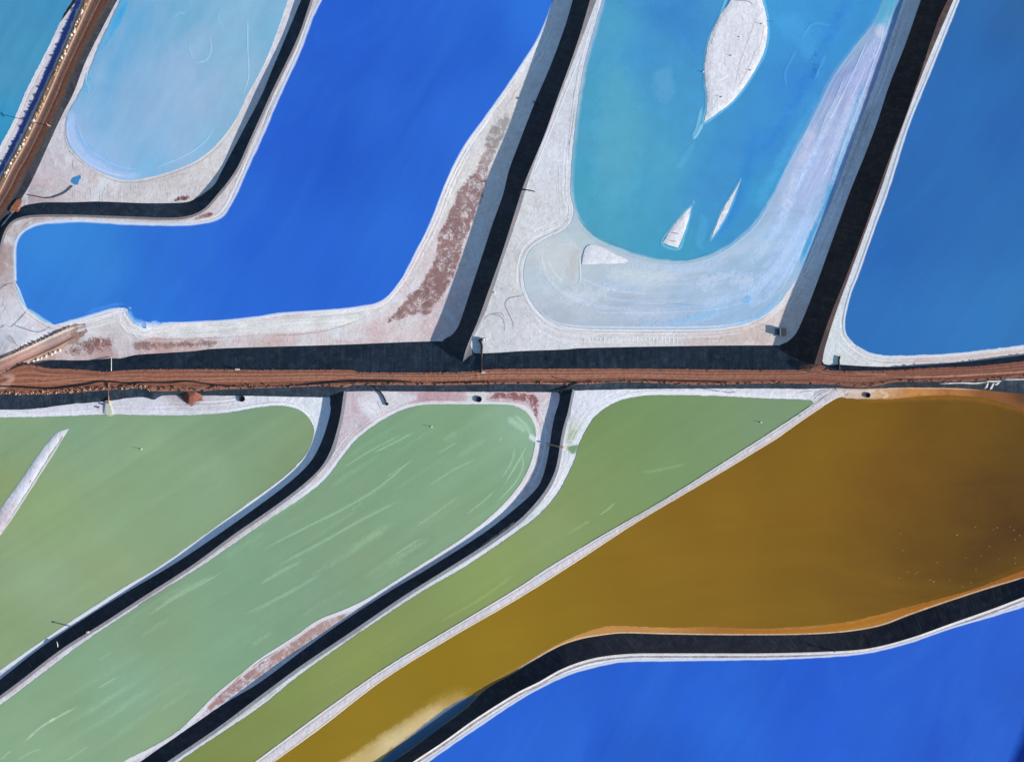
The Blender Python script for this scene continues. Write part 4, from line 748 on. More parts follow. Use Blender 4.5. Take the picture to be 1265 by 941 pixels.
st = [([(322, 680), (370, 655), (430, 625), (470, 600), (515, 562)], 2.6, gs, .55, .5), ([(340, 700), (400, 668), (450, 640), (500, 615)], 3.2, gs, .5, .6), ([(512, 652), (550, 625), (570, 610)], 1.6, (172, 202, 172), .45, .7), ([(475, 590), (510, 568)], 1.4, (174, 204, 176), .4, .7), ([(620, 590), (632, 570), (636, 552)], 2.2, gs, .6, .4),
      ([(460, 560), (490, 545), (512, 533)], 3, gs, .5, .5), ([(420, 580), (460, 555), (500, 535)], 2.4, gs, .4, .5), ([(180, 762), (210, 742), (250, 720), (275, 706)], 2.4, gs, .6, .5), ([(200, 745), (240, 722), (262, 710)], 1.8, gs, .6, .5), ([(120, 850), (144, 836)], 1.8, gs, .7, .4),
      ([(28, 918), (50, 898), (70, 886), (96, 872)], 2.2, (196, 218, 200), .6, .6), ([(60, 892), (68, 886)], 3.0, (206, 224, 208), .6, .5), ([(20, 940), (35, 930), (52, 924)], 2.2, (170, 200, 172), .45, .7), ([(0, 938), (14, 926)], 2, gs, .6, .4), ([(80, 940), (110, 920)], 2, gs, .5, .4), ([(600, 545), (612, 500)], 1, gs, 0, .5),
      ([(642, 552), (646, 575), (636, 596), (612, 622)], 2.4, gs, .6, .4), ([(626, 516), (640, 525), (650, 533)], 7, (170, 202, 182), .7, .4), ([(635, 512), (650, 526), (656, 540)], 4, (170, 200, 174), .7, .3), ([(652, 548), (640, 570), (622, 600)], 1.6, (176, 206, 180), .6, .3), ([(486, 686), (520, 664)], 1.6, gs, .5, .3),
      ([(320, 722), (350, 704), (374, 692)], 4, gs, .4, .6), ([(300, 760), (360, 730), (400, 706)], 4, gs, .35, .6), ([(540, 560), (566, 545)], 2, gs, .4, .5), ([(575, 636), (600, 616), (612, 604)], 2, gs, .5, .5), ([(617, 545), (619, 540)], 1.3, (190, 214, 190), .8, .2), ([(526, 602), (560, 580), (590, 566)], 2, gs, .4, .5)]
random.seed(11)
for _ in range(110):
    x = random.uniform(60, 620); y = 1130-1.02*x*.62-random.uniform(120, 400)+0; L = random.uniform(20, 90)
    if not inside(np.array([x, x+L*.85]), np.array([y, y-L*.55]), np.array([p[:2] for p in G_w])).all(): continue
    st.append(([(x, y), (x+L*.43, y-L*.29), (x+L*.85, y-L*.55)], random.uniform(2.5, 8), random.choice([gs, (120, 150, 118), gs]), random.uniform(.10, .26), .85))
strokes('foam_streak', st, zG+WL+OV, wG, 'stuff')
strokes('inflow_foam', [([(653, 537), (657, 540), (664, 544)], 5.5, (214, 232, 236), .95, .2), ([(655, 541), (664, 545)], 4, (206, 224, 234), .9, .2)], zG+WL+OV*2, wG)
overlay('brine_splash', [(664, 544), (670, 543), (676, 546), (676, 551), (670, 552), (664, 548)], zG+OV*3, (190, 200, 216), 2, .5, .8, parent=panG, grid=1.6)
strokes('salt_rim', [([(x-1.6, y-1.6) for x, y, *_ in G_w[9:17]]+[(524, 498), (575, 497.5), (584, 498.5)], 4.2, (222, 220, 224), .9, .5, False), ([(584, 497), (612, 497.5), (636, 498.5), (650, 504), (659.5, 515), (663.5, 527)], 3.0, (222, 220, 222), .95, .3, False),
    ([(240, 706), (204, 729), (153, 762), (102, 796), (51, 834.6), (0, 872.5), (-60, 920)], 1.8, (222, 212, 204), .85, .4, False), ([(376, 611), (345, 634), (320, 651), (285, 675), (247, 701)], 2.4, (212, 208, 212), .9, .4, False),
    ([(663, 530), (664, 543), (661, 563), (655, 582), (643, 603), (616, 633), (578, 663), (518, 702), (486, 722), (450, 744), (424, 755.5), (393, 768), (368, 786), (322, 816), (298, 835), (267, 860), (247, 881), (219, 906), (180, 929), (150, 944)], 3.0, (214, 212, 220), .9, .5, False)], zG+OV*2, panG)
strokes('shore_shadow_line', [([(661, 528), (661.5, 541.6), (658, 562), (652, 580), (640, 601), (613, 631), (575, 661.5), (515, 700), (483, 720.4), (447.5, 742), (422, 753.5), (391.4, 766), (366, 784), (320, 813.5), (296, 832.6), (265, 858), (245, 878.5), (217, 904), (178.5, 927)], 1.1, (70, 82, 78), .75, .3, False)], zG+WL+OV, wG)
overlay('salt_patch', [(446, 490), (456, 484), (480, 483), (495, 486), (515, 488), (514, 495), (500, 500), (480, 508), (468, 519), (456, 522), (450, 510), (442, 502)], zG+OV, (212, 208, 216), 4, .8, .95, parent=panG, grid=2.5)
overlay('salt_patch', [(576, 484), (604, 484), (600, 492), (604, 498), (578, 498), (575, 491)], zG+OV, (212, 212, 214), 2.5, .8, .95, parent=panG, grid=2.5)
overlay('mud_patch', [(606, 487), (625, 484.5), (650, 486), (662, 489), (667, 500), (665, 514), (664, 524), (660, 512), (652, 500), (640, 495), (618, 493), (606, 493)], zG+OV*1.5, (132, 82, 84), 2.2, 1.2, .95, parent=panG, grid=2.2, wob=1.2)
overlay('mud_patch', [(256, 872), (262, 862), (285, 840), (300, 826), (322, 816), (345, 801), (362, 788), (378, 774), (400, 762), (425, 757), (434, 758), (418, 770), (380, 795), (345, 820), (318, 838), (290, 858), (268, 872), (258, 880)], zG+OV, [(280, 855, (160, 122, 118)), (330, 822, (164, 128, 122)), (400, 768, (168, 136, 130))], 2.4, 1.1, .95, parent=panG, grid=2.5)
overlay('mud_patch', [(440, 753), (455, 744), (465, 740), (456, 749), (444, 757)], zG+OV, (160, 128, 128), 2, 1.4, .7, parent=panG, grid=2)
strokes('crack', [([(466, 494), (468, 500), (472, 506)], 1.2, (140, 144, 140), .8, .4), ([(455, 502), (465, 508), (468, 515)], 1, (160, 168, 158), .7, .4), ([(490, 498), (495, 502)], 1.5, (150, 160, 148), .6, .6), ([(310, 826), (322, 816), (345, 802)], 1.2, (96, 72, 72), .8, .5), ([(266, 864), (286, 846), (300, 832)], 1.2, (100, 74, 74), .7, .5)]
    +[([(x, y), (x+random.uniform(-1.5, 2), y+random.uniform(1, 4))], random.uniform(.8, 1.6), (140, 148, 140), .7, .5) for x, y in [(random.uniform(456, 500), random.uniform(492, 512)) for _ in range(34)] if (x-430)*.55+y < 540]
    +[([(x, y), (x+random.uniform(-.6, 2), y+random.uniform(.5, 2))], random.uniform(.9, 1.8), (92, 72, 76), .85, .4) for x, y in [(random.uniform(666, 672), random.uniform(490, 515)) for _ in range(18)]+[(663-abs(k-8)*1.0+random.uniform(-2, 3), 552+k*2.2) for k in range(16)]+[(398, 592), (377, 606), (376, 608), (370, 614), (378, 607), (351, 629), (536, 491), (552, 491)]]
    +[([(x, y), (x+1.4, y+1.2)], 1.2, (104, 78, 78), .8, .5) for x, y in [(random.gauss(0, 1), 0) for _ in range(0)]+[(340+k*3.1+random.uniform(-2, 2), 808-k*2.05+random.uniform(-3, 4)) for k in range(28)]], zG+OV*4, panG, 'stuff')
top = loft('dike_top', withz(smooth(fg_crest), zG+.4), withz(smooth([(x+(4 if y < 560 else 2), y+(0 if y < 540 else 3.2)) for x, y in fg_crest]), zG+.01), M['dike_top'], rows=2, colf=lambda x, y, t: base((112, 112, 122)))
tag(top, 'grey shoulder above the bank between the two green ponds', 'dike', kind='structure')
bankG = loft('embankment', withz(smooth(gh_toe), zG), withz(smooth(gh_crest), zH+.25), M['liner_black'], rows=6, lump=.25)
tag(bankG, 'black lined bank between the middle green pond and the olive green pond', 'embankment', kind='structure')

# pond H and the low berm to the brown pond
berm_up = ext([(1030, 481), (1022, 487), (1005, 499), (983, 514), (960, 529), (895, 570.5), (818.5, 619), (742, 662.5), (675.7, 702), (640, 725.5), (549.5, 780), (473, 826.5), (396.5, 880), (322, 935)], 0, X)
berm_lo = ext([(1050, 484), (1037, 490.6), (1021.5, 499), (983, 525), (960, 541.5), (945, 550.5), (895, 581), (793, 641), (703.7, 699.5), (640, 739.5), (549.5, 792), (473, 840), (396.5, 899), (343, 938)], 0, X)
H_w = [(1003, 494.4), (1005, 498), (960, 528.5), (895, 570), (818.5, 618.5), (742, 662), (675.7, 701.5), (640, 725), (549.5, 779.5), (473, 826), (396.5, 879.5), (320, 936), (110, 1090, 1), (30, 1060, 1), (195, 958), (227, 936), (280.6, 900.5), (320, 874), (371, 833), (422, 797), (473, 762), (524, 729), (575, 699.5), (640, 655.5), (665.5, 636), (686, 613), (698.7, 592), (709, 569.6), (716.5, 546.7), (724, 531.4),
       (734, 516), (749.6, 503), (767.6, 494.4), (793, 489.3), (818.5, 488), (880, 489), (946, 492)]
panH = pan('salt_shore', rev(gh_crest)[:-1]+[(708, 474, 1), (860, 470, 1), (1040, 470, 1), (1040, 485, 1)]+berm_up[1:-1]+[(100, 1120, 1)], zH, 'salt_clean', [(720, 500, (216, 214, 228)), (740, 490, (218, 216, 230)), (850, 484, (214, 212, 224)), (1000, 485, (214, 212, 222)), (705, 560, (206, 204, 212)), (695, 590, (214, 212, 220)), (640, 650, (196, 196, 204)), (480, 752, (166, 170, 166)), (350, 845, (176, 178, 172)), (250, 915, (176, 176, 176)), (710, 540, (180, 190, 172))],
    'white salt shore of the olive green pond', grid=8)
wH, olH = water('pond_water', H_w, zH+WL, 'olive_brine', [(800, 510, (121, 147, 98)), (750, 540, (127, 147, 94)), (850, 530, (123, 147, 106)), (950, 505, (125, 149, 114)), (820, 580, (127, 153, 106)), (720, 600, (135, 149, 98)), (760, 630, (131, 151, 98)), (680, 660, (143, 157, 104)), (600, 710, (145, 161, 98)), (520, 760, (139, 151, 94)), (450, 810, (141, 153, 88)), (380, 850, (133, 149, 82)), (300, 910, (133, 141, 78)), (250, 930, (131, 139, 76)), (400, 850, (141, 149, 92))],
    'olive green pond narrowing towards the lower left', grid=10)
strokes('salt_rim', [([(x, y+.6) for x, y, *_ in rev(H_w[14:25])]+[(686, 611), (698, 590)], 4.0, (206, 206, 206), .8, .6, False), ([(x-1, y-1.5) for x, y, *_ in H_w[28:36]], 4, (222, 220, 224), .8, .6, False), ([(705, 505), (702, 525), (697, 545), (694, 566), (688, 586), (678, 606), (660, 626), (640, 646)], 2.6, (226, 226, 232), .9, .4),
    ([(733, 506), (748, 498), (758, 495)], 1.2, (150, 126, 130), .7, .5)], zH+OV, panH)
strokes('foam_streak', [([(740, 636), (752, 628), (760, 620)], 2, (160, 184, 136), .7, .3), ([(700, 660), (730, 642)], 3, (150, 172, 116), .5, .5), ([(790, 584), (815, 580), (850, 572)], 3, (148, 172, 130), .5, .7), ([(540, 770), (600, 735), (640, 705)], 4, (152, 172, 104), .4, .5), ([(380, 856), (450, 815), (520, 775)], 4, (120, 138, 70), .4, .5)], zH+WL+OV, wH, 'stuff')
overlay('algae_pool', [(700, 537), (706, 530), (714, 530), (713, 540), (706, 548), (700, 548)], zH+OV*1.5, (172, 180, 160), 3, .8, .9, parent=panH, grid=2)
overlay('algae_pool', [(698, 551), (708, 549), (716, 548), (713, 558), (708, 562), (702, 558)], zH+OV*2.5, (112, 146, 100), 2.5, .5, .9, parent=panH, grid=2)
strokes('crack', [([(699, 545), (705, 543), (708, 546), (704, 550), (700, 549)], 1.2, (226, 226, 228), .9, .4), ([(697, 552), (700, 553)], 1, (70, 70, 76), .9, .3), ([(706, 502), (705, 512), (703, 522)], .9, (110, 110, 120), .7, .3), ([(984, 486), (996, 483), (1006, 483)], .9, (80, 80, 90), .8, .2), ([(1004, 486), (1012, 483), (1020, 481)], .9, (110, 108, 114), .7, .3),
    ([(773, 484), (776, 482), (775, 487)], 1.1, (96, 90, 96), .8, .4), ([(1012, 490), (1014, 487), (1017, 489)], 1.3, (60, 60, 68), .9, .3), ([(891, 483), (900, 485), (910, 483.5)], 1.0, (60, 56, 60), .9, .2), ([(860, 479), (880, 482), (893, 484)], 1.0, (60, 56, 60), .8, .2)]
    +[([(x, y), (x+1.2, y+1.5)], 1.3, (110, 106, 112), .8, .4) for x, y in [(696-k*.3+random.uniform(-1, 4), 560+k*3+random.uniform(-1, 1)) for k in range(9)]], zH+OV*5, panH, 'stuff')
top = loft('dike_top', withz(smooth(gh_crest), zH+.25), withz(smooth([(x+3.2, y+(0 if y < 540 else 3.0)) for x, y in gh_crest]), zH+.01), M['dike_top'], rows=2, colf=lambda x, y, t: base((120, 122, 132)))
tag(top, 'grey shoulder above the bank left of the olive green pond', 'dike', kind='structure')

# brown pond I
i_toe = ext([(1265, 714), (1225.6, 725.5), (1174.6, 742), (1123.6, 760), (1088, 773), (1047, 780), (1000, 783), (945, 784), (870, 784), (818.5, 783), (767.6, 782), (742, 784.7), (716.5, 789.5), (691, 798), (665.5, 812), (640, 828), (600.5, 851), (575, 875), (537, 903), (503.6, 928), (486, 940)], X, X)
j_crest = ext([(1265, 737), (1225.6, 752), (1174.6, 770), (1123.6, 788), (1072.5, 800.7), (1021.5, 804.5), (945, 806.5), (870, 806.6), (818.5, 806.6), (780, 807), (742, 811), (716.5, 817.3), (691, 827.5), (665.5, 842), (640, 854.5), (588, 887), (549.5, 914.5), (511, 940)], X, X)
I_w = [(1037, 491), (1047, 492), (1072.5, 493), (1103, 493), (1149, 489.3), (1187, 489), (1225.6, 494), (1251, 501), (1265, 507), (1500, 560, 1), (1500, 625, 1), (1265, 704), (1200, 728), (1123.6, 748.5), (1060, 765), (1021.5, 771), (945, 776), (869.5, 774), (828.7, 775), (793, 774), (762.5, 772.7), (742, 774.7), (716.5, 783), (686, 797), (663, 809.7), (640, 822), (600.5, 845), (583, 858), (580, 875, 1), (540, 905), (470, 955), (300, 1075, 1), (150, 1075, 1), (340, 940), (396.5, 899.5), (473, 840.5), (549.5, 792.5), (640, 740), (703.7, 700), (793, 641.5), (895, 581.5), (960, 542), (983, 526), (1021.5, 499.5)]
panI = pan('silt_shore', [(1033, 472, 1), (1300, 474, 1), (1520, 500, 1)]+i_toe[1:-1]+[(150, 1120, 1)]+rev(berm_lo)[1:-2]+[(1033, 486, 1)], zI, 'silt',
    [(1050, 486, (206, 182, 172)), (1075, 487, (208, 184, 162)), (1090, 488, (196, 146, 98)), (1130, 485, (190, 128, 70)), (1180, 484, (172, 110, 58)), (1220, 487, (130, 82, 46)), (1262, 492, (88, 58, 40)), (1255, 506, (140, 86, 44)), (1250, 714, (150, 90, 36)), (1150, 745, (152, 98, 36)), (1050, 775, (168, 114, 44)), (900, 779, (160, 108, 48)), (760, 778, (184, 130, 74)), (700, 790, (186, 140, 76)), (640, 824, (150, 116, 56))],
    'orange brown silt shore of the brown pond', grid=6)
wI, _ = water('pond_water', I_w, zI+WL, 'brown_brine', [(1060, 520, (127, 91, 24)), (1000, 560, (133, 97, 26)), (1100, 600, (117, 79, 23)), (1180, 540, (109, 75, 22)), (1230, 600, (91, 61, 21)), (1260, 560, (87, 61, 21)), (1262, 650, (75, 49, 20)), (1220, 690, (89, 61, 21)), (1150, 680, (107, 75, 23)), (1050, 700, (117, 83, 24)), (1000, 640, (131, 93, 26)), (900, 640, (139, 101, 29)), (900, 740, (139, 103, 30)), (800, 700, (143, 107, 30)), (700, 760, (145, 113, 31)), (600, 800, (153, 121, 33)), (560, 830, (151, 121, 31)), (500, 860, (149, 121, 34)), (430, 900, (149, 121, 32)), (380, 930, (147, 119, 33)), (1000, 750, (131, 97, 28)), (1180, 500, (111, 77, 23))],
    'large brown ochre pond on the lower right', grid=10)
overlay('silt_bar', [(566, 853), (580, 857), (574, 872), (545, 892), (510, 914), (480, 936), (440, 962), (390, 1000), (380, 975), (428, 932), (474, 902), (512, 879), (542, 862)], zI+WL+OV, [(560, 860, (176, 146, 84)), (530, 878, (216, 190, 142)), (490, 912, (218, 196, 152)), (440, 940, (200, 174, 118))], 8, .5, .9, parent=wI, grid=4)
overlay('silt_shallows', [(556, 846), (576, 846), (588, 852), (578, 862), (540, 882), (490, 912), (450, 934), (440, 926), (480, 894), (520, 868)], zI+WL+OV*1.5, (160, 134, 68), 13, .3, .55, parent=wI, grid=4)
overlay('blue_shade_strip', [(584, 857), (594, 856), (602, 848), (575, 876), (537, 905), (503, 930), (470, 955), (440, 980), (425, 984), (455, 955), (478, 930), (505, 908), (530, 888), (556, 870)], zI+WL+OV*2, (40, 96, 140), 2.5, .3, .85, parent=wI, grid=3)  # bluish shade below the black bank, painted onto the brown water
overlay('silt_shallows', [(1060, 492), (1105, 490), (1150, 487), (1200, 488), (1240, 496), (1280, 512), (1280, 518), (1240, 505), (1200, 497), (1150, 496), (1100, 498), (1060, 497)], zI+WL+OV, (158, 106, 50), 5, .3, .6, parent=wI, grid=3)
overlay('silt_shallows', [(1280, 699), (1200, 728), (1124, 749), (1060, 765), (1020, 771), (945, 776), (945, 771), (1020, 765), (1060, 758), (1124, 742), (1200, 721), (1280, 690)], zI+WL+OV, (128, 92, 34), 6, .3, .6, parent=wI, grid=3)
strokes('salt_rim', [([(744, 774), (762, 771.5), (793, 773), (828, 774.5)], 2.2, (232, 206, 180), .9, .6), ([(1300, 703), (1265, 713), (1225, 724.5), (1174, 741), (1123, 758.5), (1088, 771.5), (1047, 779), (1000, 782.5), (945, 783.5), (870, 783), (818, 782), (767, 781), (742, 783.7), (716, 788), (691, 797), (665, 811), (640, 826)], 1.5, (226, 206, 190), .9, .6, False),
    ([(1060, 480), (1100, 479.5), (1160, 479.5), (1200, 481), (1215, 482)], 1.6, (214, 190, 170), .8, .4), ([(1085, 482), (1096, 488), (1088, 493)], 4, (226, 210, 196), .8, .7), ([(1040, 482), (1060, 484), (1084, 482)], 3, (222, 210, 210), .7, .7)], zI+OV*3, panI)
strokes('shore_band', [([(700, 790), (716, 785), (742, 778), (790, 777), (870, 778)], 4, (196, 140, 84), .6, .6), ([(1045, 486), (1048, 491)], 1.2, (150, 120, 116), .7, .4), ([(870, 779), (945, 780.5), (1021, 777), (1060, 771), (1124, 754), (1200, 732), (1300, 700)], 4, (172, 108, 36), .8, .3)], zI+OV*2, panI)
random.seed(5)
strokes('foam_fleck', [([(x, y), (x+random.uniform(1.2, 2.4), y+random.uniform(-.8, .8))], random.uniform(.8, 1.3), (180, 146, 92), random.uniform(.35, .7), .1, False) for x, y in [(1252, 655), (1253, 666), (1259, 661), (1221, 675), (1211, 687), (1233, 690), (1253, 689), (1157, 695), (1148, 716), (1172, 716), (1199, 719), (1188, 724), (1130, 708), (1120, 706), (1133, 706)]+[(random.uniform(1110, 1262), random.uniform(640, 725)) for _ in range(14)]], zI+WL+OV*2, wI, 'stuff')
# low berm between olive and brown ponds
lowberm = loft('salt_berm', withz(smooth(berm_up), zH+.05), withz(smooth(berm_lo), zI+.05), M['salt_clean'], rows=8,
               prof=lambda t, u: .08*min(1, t*4)*min(1, (1-t)*5), colf=lambda x, y, t: base((214, 206, 212)) if t < .9 else base((226, 196, 168)))
tag(lowberm, 'long straight pale berm between the olive green and brown ponds', 'berm', kind='structure')
def sh(c, k):  # slide a chain across the berm
    return [(a[0]*(1-k)+b[0]*k, a[1]*(1-k)+b[1]*k) for a, b in zip(resample(smooth(berm_up), 60), resample(smooth(berm_lo), 60))]
zlb = lambda x, y: 10.98
strokes('berm_line', [(sh(0, .10)[2:], 1.6, (224, 222, 228), .95, .1, False), (sh(0, .22)[2:], 1.0, (84, 90, 98), .55, .2, False), (sh(0, .92)[2:], 1.8, (232, 204, 180), .95, .4, False)], zlb, lowberm)
strokes('crack', [([(1003, 497), (1010, 488), (1024, 482), (1036, 478)], 1.1, (70, 70, 80), .9, .3), ([(985, 515), (990, 511)], 1.6, (80, 80, 88), .8, .5), ([(1045, 480), (1044, 486), (1048, 488), (1049, 483)], .9, (120, 108, 112), .8, .3), ([(1022, 484), (1018, 490), (1006, 500)], 1.0, (120, 112, 118), .7, .4)], 11.02, lowberm, 'stuff')
bankI = loft('embankment', withz(smooth(i_toe), zI), withz(smooth(j_crest), 15.3), M['liner_black'], rows=7, lump=.3)
tag(bankI, 'black lined bank sweeping between the brown pond and the bottom blue pond', 'embankment', kind='structure')
# pond J
J_w = [(1500, 652, 1), (1265, 748.5), (1225.6, 761), (1174.6, 776), (1123.6, 793.5), (1072.5, 806), (1021.5, 811), (960, 813.8), (895, 814.8), (818.5, 816), (767.6, 817.3), (742, 822), (703.7, 832.6), (665.5, 850.5), (640, 865), (600.5, 891), (562, 917), (529, 940), (370, 1050, 1), (900, 1100, 1), (1500, 1080, 1)]
panJ = pan('salt_shore', rev(j_crest)[:-1]+[(1520, 630, 1), (1520, 1110, 1), (900, 1130, 1), (380, 1110, 1)], zJ, 'salt', [(900, 810, (212, 214, 222)), (600, 888, (212, 212, 220)), (1200, 765, (214, 214, 222))], 'white salt shore along the bottom blue pond', grid=12)
wJ, olJ = water('pond_water', J_w, zJ+WL, 'cobalt_brine', [(700, 900, (42, 98, 208)), (600, 930, (44, 100, 210)), (800, 850, (40, 96, 208)), (780, 920, (36, 88, 196)), (900, 900, (44, 104, 212)), (1000, 850, (38, 92, 206)), (1100, 900, (42, 98, 208)), (1200, 840, (40, 94, 204)), (1240, 790, (44, 96, 206)), (1000, 930, (40, 94, 206)), (1150, 930, (38, 88, 198)), (1262, 935, (38, 92, 204)), (1235, 935, (40, 94, 205)), (1250, 860, (42, 94, 200))],
    'deep cobalt pond in the lower right corner', grid=12)
overlay('painted_corner_shade', [(1268, 880), (1258, 905), (1247, 930), (1238, 962), (1250, 990), (1340, 1000), (1340, 860)], zJ+WL+OV, (16, 36, 108), 13, .15, .95, parent=wJ, grid=4)  # dark shade at the view's corner, painted into the water colour
jl = [(x, y) for x, y in j_crest]
def between(k): return [(a[0]*(1-k)+b[0]*k, a[1]*(1-k)+b[1]*k) for a, b in zip(resample(smooth(j_crest), 90), resample(smooth([p[:2] for p in J_w[:19]]), 90))]
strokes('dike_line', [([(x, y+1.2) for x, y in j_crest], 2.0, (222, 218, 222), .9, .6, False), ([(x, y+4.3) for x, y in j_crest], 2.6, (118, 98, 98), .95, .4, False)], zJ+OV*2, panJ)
strokes('salt_rim', [([(x, y-.8) for x, y, *_ in J_w[:19]], 2.6, (224, 230, 242), .95, .15, False)], zJ+WL+OV, wJ)
strokes('salt_fleck', [([(997, 815), (1000, 815)], 1.6, (150, 180, 230), .8, .2)], zJ+WL+OV, wJ)
lip = loft('dike_top', withz(smooth(j_crest), 15.3), withz(smooth([(x, y+1.5) for x, y in j_crest]), zJ+.01), M['dike_top'], rows=2, colf=lambda x, y, t: base((170, 164, 166)))
tag(lip, 'thin crest line above the bank of the brown pond', 'dike', kind='structure')
# salt leaking down the teal bank beside the brown pond
strokes('salt_leak', [([(1160, 474), (1190, 473), (1205, 473.5), (1222, 471.5)], 1.5, (226, 228, 230), .95, .6), ([(1218, 471), (1230, 471), (1238, 470.5)], 2.2, (226, 228, 230), .95, .5), ([(1238, 469), (1262, 468.5), (1280, 468)], 1.8, (222, 224, 228), .95, .5), ([(1221, 471), (1219, 478), (1216, 481)], 2.0, (214, 222, 226), .9, .4), ([(1228, 472), (1226, 477), (1223, 482)], 2.0, (214, 222, 226), .9, .4), ([(1236, 471), (1231, 475), (1228, 475)], 2.0, (222, 226, 228), .9, .4)],
        lambda x, y: 15.8 if False else zI+.35+(zroad(x)-zI)*max(0, min(1, (482.5-y)/11)), bk, 'stuff')

# crust of salt that grows along every waterline, with the odd dark speck caught in it
random.seed(21)
def crust(ol, pan_, z, c=(226, 224, 230), wd=7, specks=.5, dens=.35):
    pts = resample(np.vstack([ol, ol[:1]]), max(12, int(len(ol)*3/7)))
    runs, cur = [], []; po = PANOL[pan_.name]
    ok = inside(pts[:, 0], pts[:, 1], po) & (dist_to(pts[:, 0], pts[:, 1], po) > wd*.9)
    for p, k_ in zip(pts, ok):
        if -25 < p[0] < 1290 and -25 < p[1] < 966 and k_: cur.append(tuple(p))
        else:
            if len(cur) > 3: runs.append(cur)
            cur = []
    if len(cur) > 3: runs.append(cur)
    items = []
    for q in runs:
        items.append((q, wd, c, .8, 1.0, False)); items.append((q, wd*.45, (232, 232, 238), .95, .55, False))
    # drying lines of crust left by older waterlines, set back from the present one
    for q in runs:
        q = np.array(q); t = np.gradient(q, axis=0); t /= np.maximum(np.linalg.norm(t, axis=1), 1e-6)[:, None]; nr = np.stack([t[:, 1], -t[:, 0]], 1)
        if inside(q[:, 0]+nr[:, 0]*2, q[:, 1]+nr[:, 1]*2, ol).mean() > .5: nr = -nr
        for _ in range(int(len(q)*dens)):
            m = random.randint(4, min(26, max(5, len(q)-1))); a_ = random.randint(0, max(0, len(q)-m)); d_ = random.choice((3.5, 4.5, 6, 8, 10, 13, 16))*random.uniform(.9, 1.1)
            sg = q[a_:a_+m]+nr[a_:a_+m]*d_
            if len(sg) < 3 or not inside(sg[:, 0], sg[:, 1], po).all() or dist_to(sg[:, 0], sg[:, 1], po).min() < 2 or inside(sg[:, 0], sg[:, 1], ol).any(): continue
            w1 = random.random() < .62
            items.append(([tuple(v) for v in sg], random.uniform(.9, 2.6) if w1 else random.uniform(.6, 1.1), (232, 230, 236) if w1 else (146, 136, 140), random.uniform(.35, .8), .7))
    strokes('salt_crust', items, z, pan_)
    sp = []
    for q in runs:
        for x, y in q:
            if random.random() < specks:
                a_ = random.uniform(0, 6.28); d_ = random.uniform(1, 5)
                x += math.cos(a_)*d_; y += math.sin(a_)*d_; sp.append(([(x, y), (x+random.uniform(.6, 2.0), y+random.uniform(-1.2, 1.2))], random.uniform(.7, 1.3), (120, 112, 116), .8, .4))
    zq = (lambda x, y: z(x, y)+OV) if callable(z) else z+OV
    if sp: strokes('crust_speck', sp, zq, pan_, 'stuff')
crust(olC, panC, zc_(OV*4.5), wd=6, specks=.3); crust(olD, panD, zD+OV*2.5, wd=6, specks=.6); crust(olE, panE, zE+OV*1.2, wd=6, specks=.2)
crust(olF, panF, zF+OV*1.5, wd=5, specks=.3); crust(olG, panG, zG+OV*2.3, (220, 214, 220), 7, .9); crust(olH, panH, zH+OV*1.2, (222, 220, 224), 8, .9); crust(olJ, panJ, zJ+OV, wd=5, specks=.1)
crust(olA, bpy.data.objects['salt_shore'], zA+OV, (214, 208, 214), 5, .3)
strokes('crust_speck', [([(x, y), (x+random.uniform(.5, 2), y+random.uniform(-1, 2))], random.uniform(.6, 1.1), (128, 124, 132), .7, .5) for x, y in
    [(random.gauss(694, 9), random.uniform(70, 285)) for _ in range(60)]+[(random.uniform(590, 900), random.uniform(410, 428)) for _ in range(50)]+[(random.uniform(640, 700), random.uniform(120, 330)) for _ in range(40)] if (x-600)*2.3+y > 330], zD+OV*4, panD, 'stuff')
strokes('crust_speck', [([(x, y), (x+random.uniform(.5, 2), y+random.uniform(-1, 2))], random.uniform(.6, 1.2), (150, 136, 136), .7, .5) for x, y in [(random.uniform(170, 540), random.uniform(398, 424)) for _ in range(90)]], zc_(OV*4.7), panC, 'stuff')

# ================================================================== OBJECTS
def bm_obj(name, bm, mat, parent=None, smooth_shade=False):
    me = bpy.data.meshes.new(name); bm.to_mesh(me); bm.free()
    if smooth_shade: me.shade_smooth()
    me.materials.append(mat); o = bpy.data.objects.new(name, me); C.objects.link(o)
    if parent: o.parent = parent
    return o
def box_bm(x, y, z, sx, sy, sz, bev=.04, bm=None, rz=0):
    bm = bm or bmesh.new(); r = bmesh.ops.create_cube(bm, size=1); vs = r['verts']
    bmesh.ops.scale(bm, vec=(sx, sy, sz), verts=vs)
    if rz: bmesh.ops.rotate(bm, cent=(0, 0, 0), matrix=__import__('mathutils').Matrix.Rotation(rz, 3, 'Z'), verts=vs)
    bmesh.ops.translate(bm, vec=(x, y, z+sz/2), verts=vs)
    if bev: bmesh.ops.bevel(bm, geom=list({e for v in vs for e in v.link_edges}), offset=bev, segments=1, affect='EDGES')
    return bm
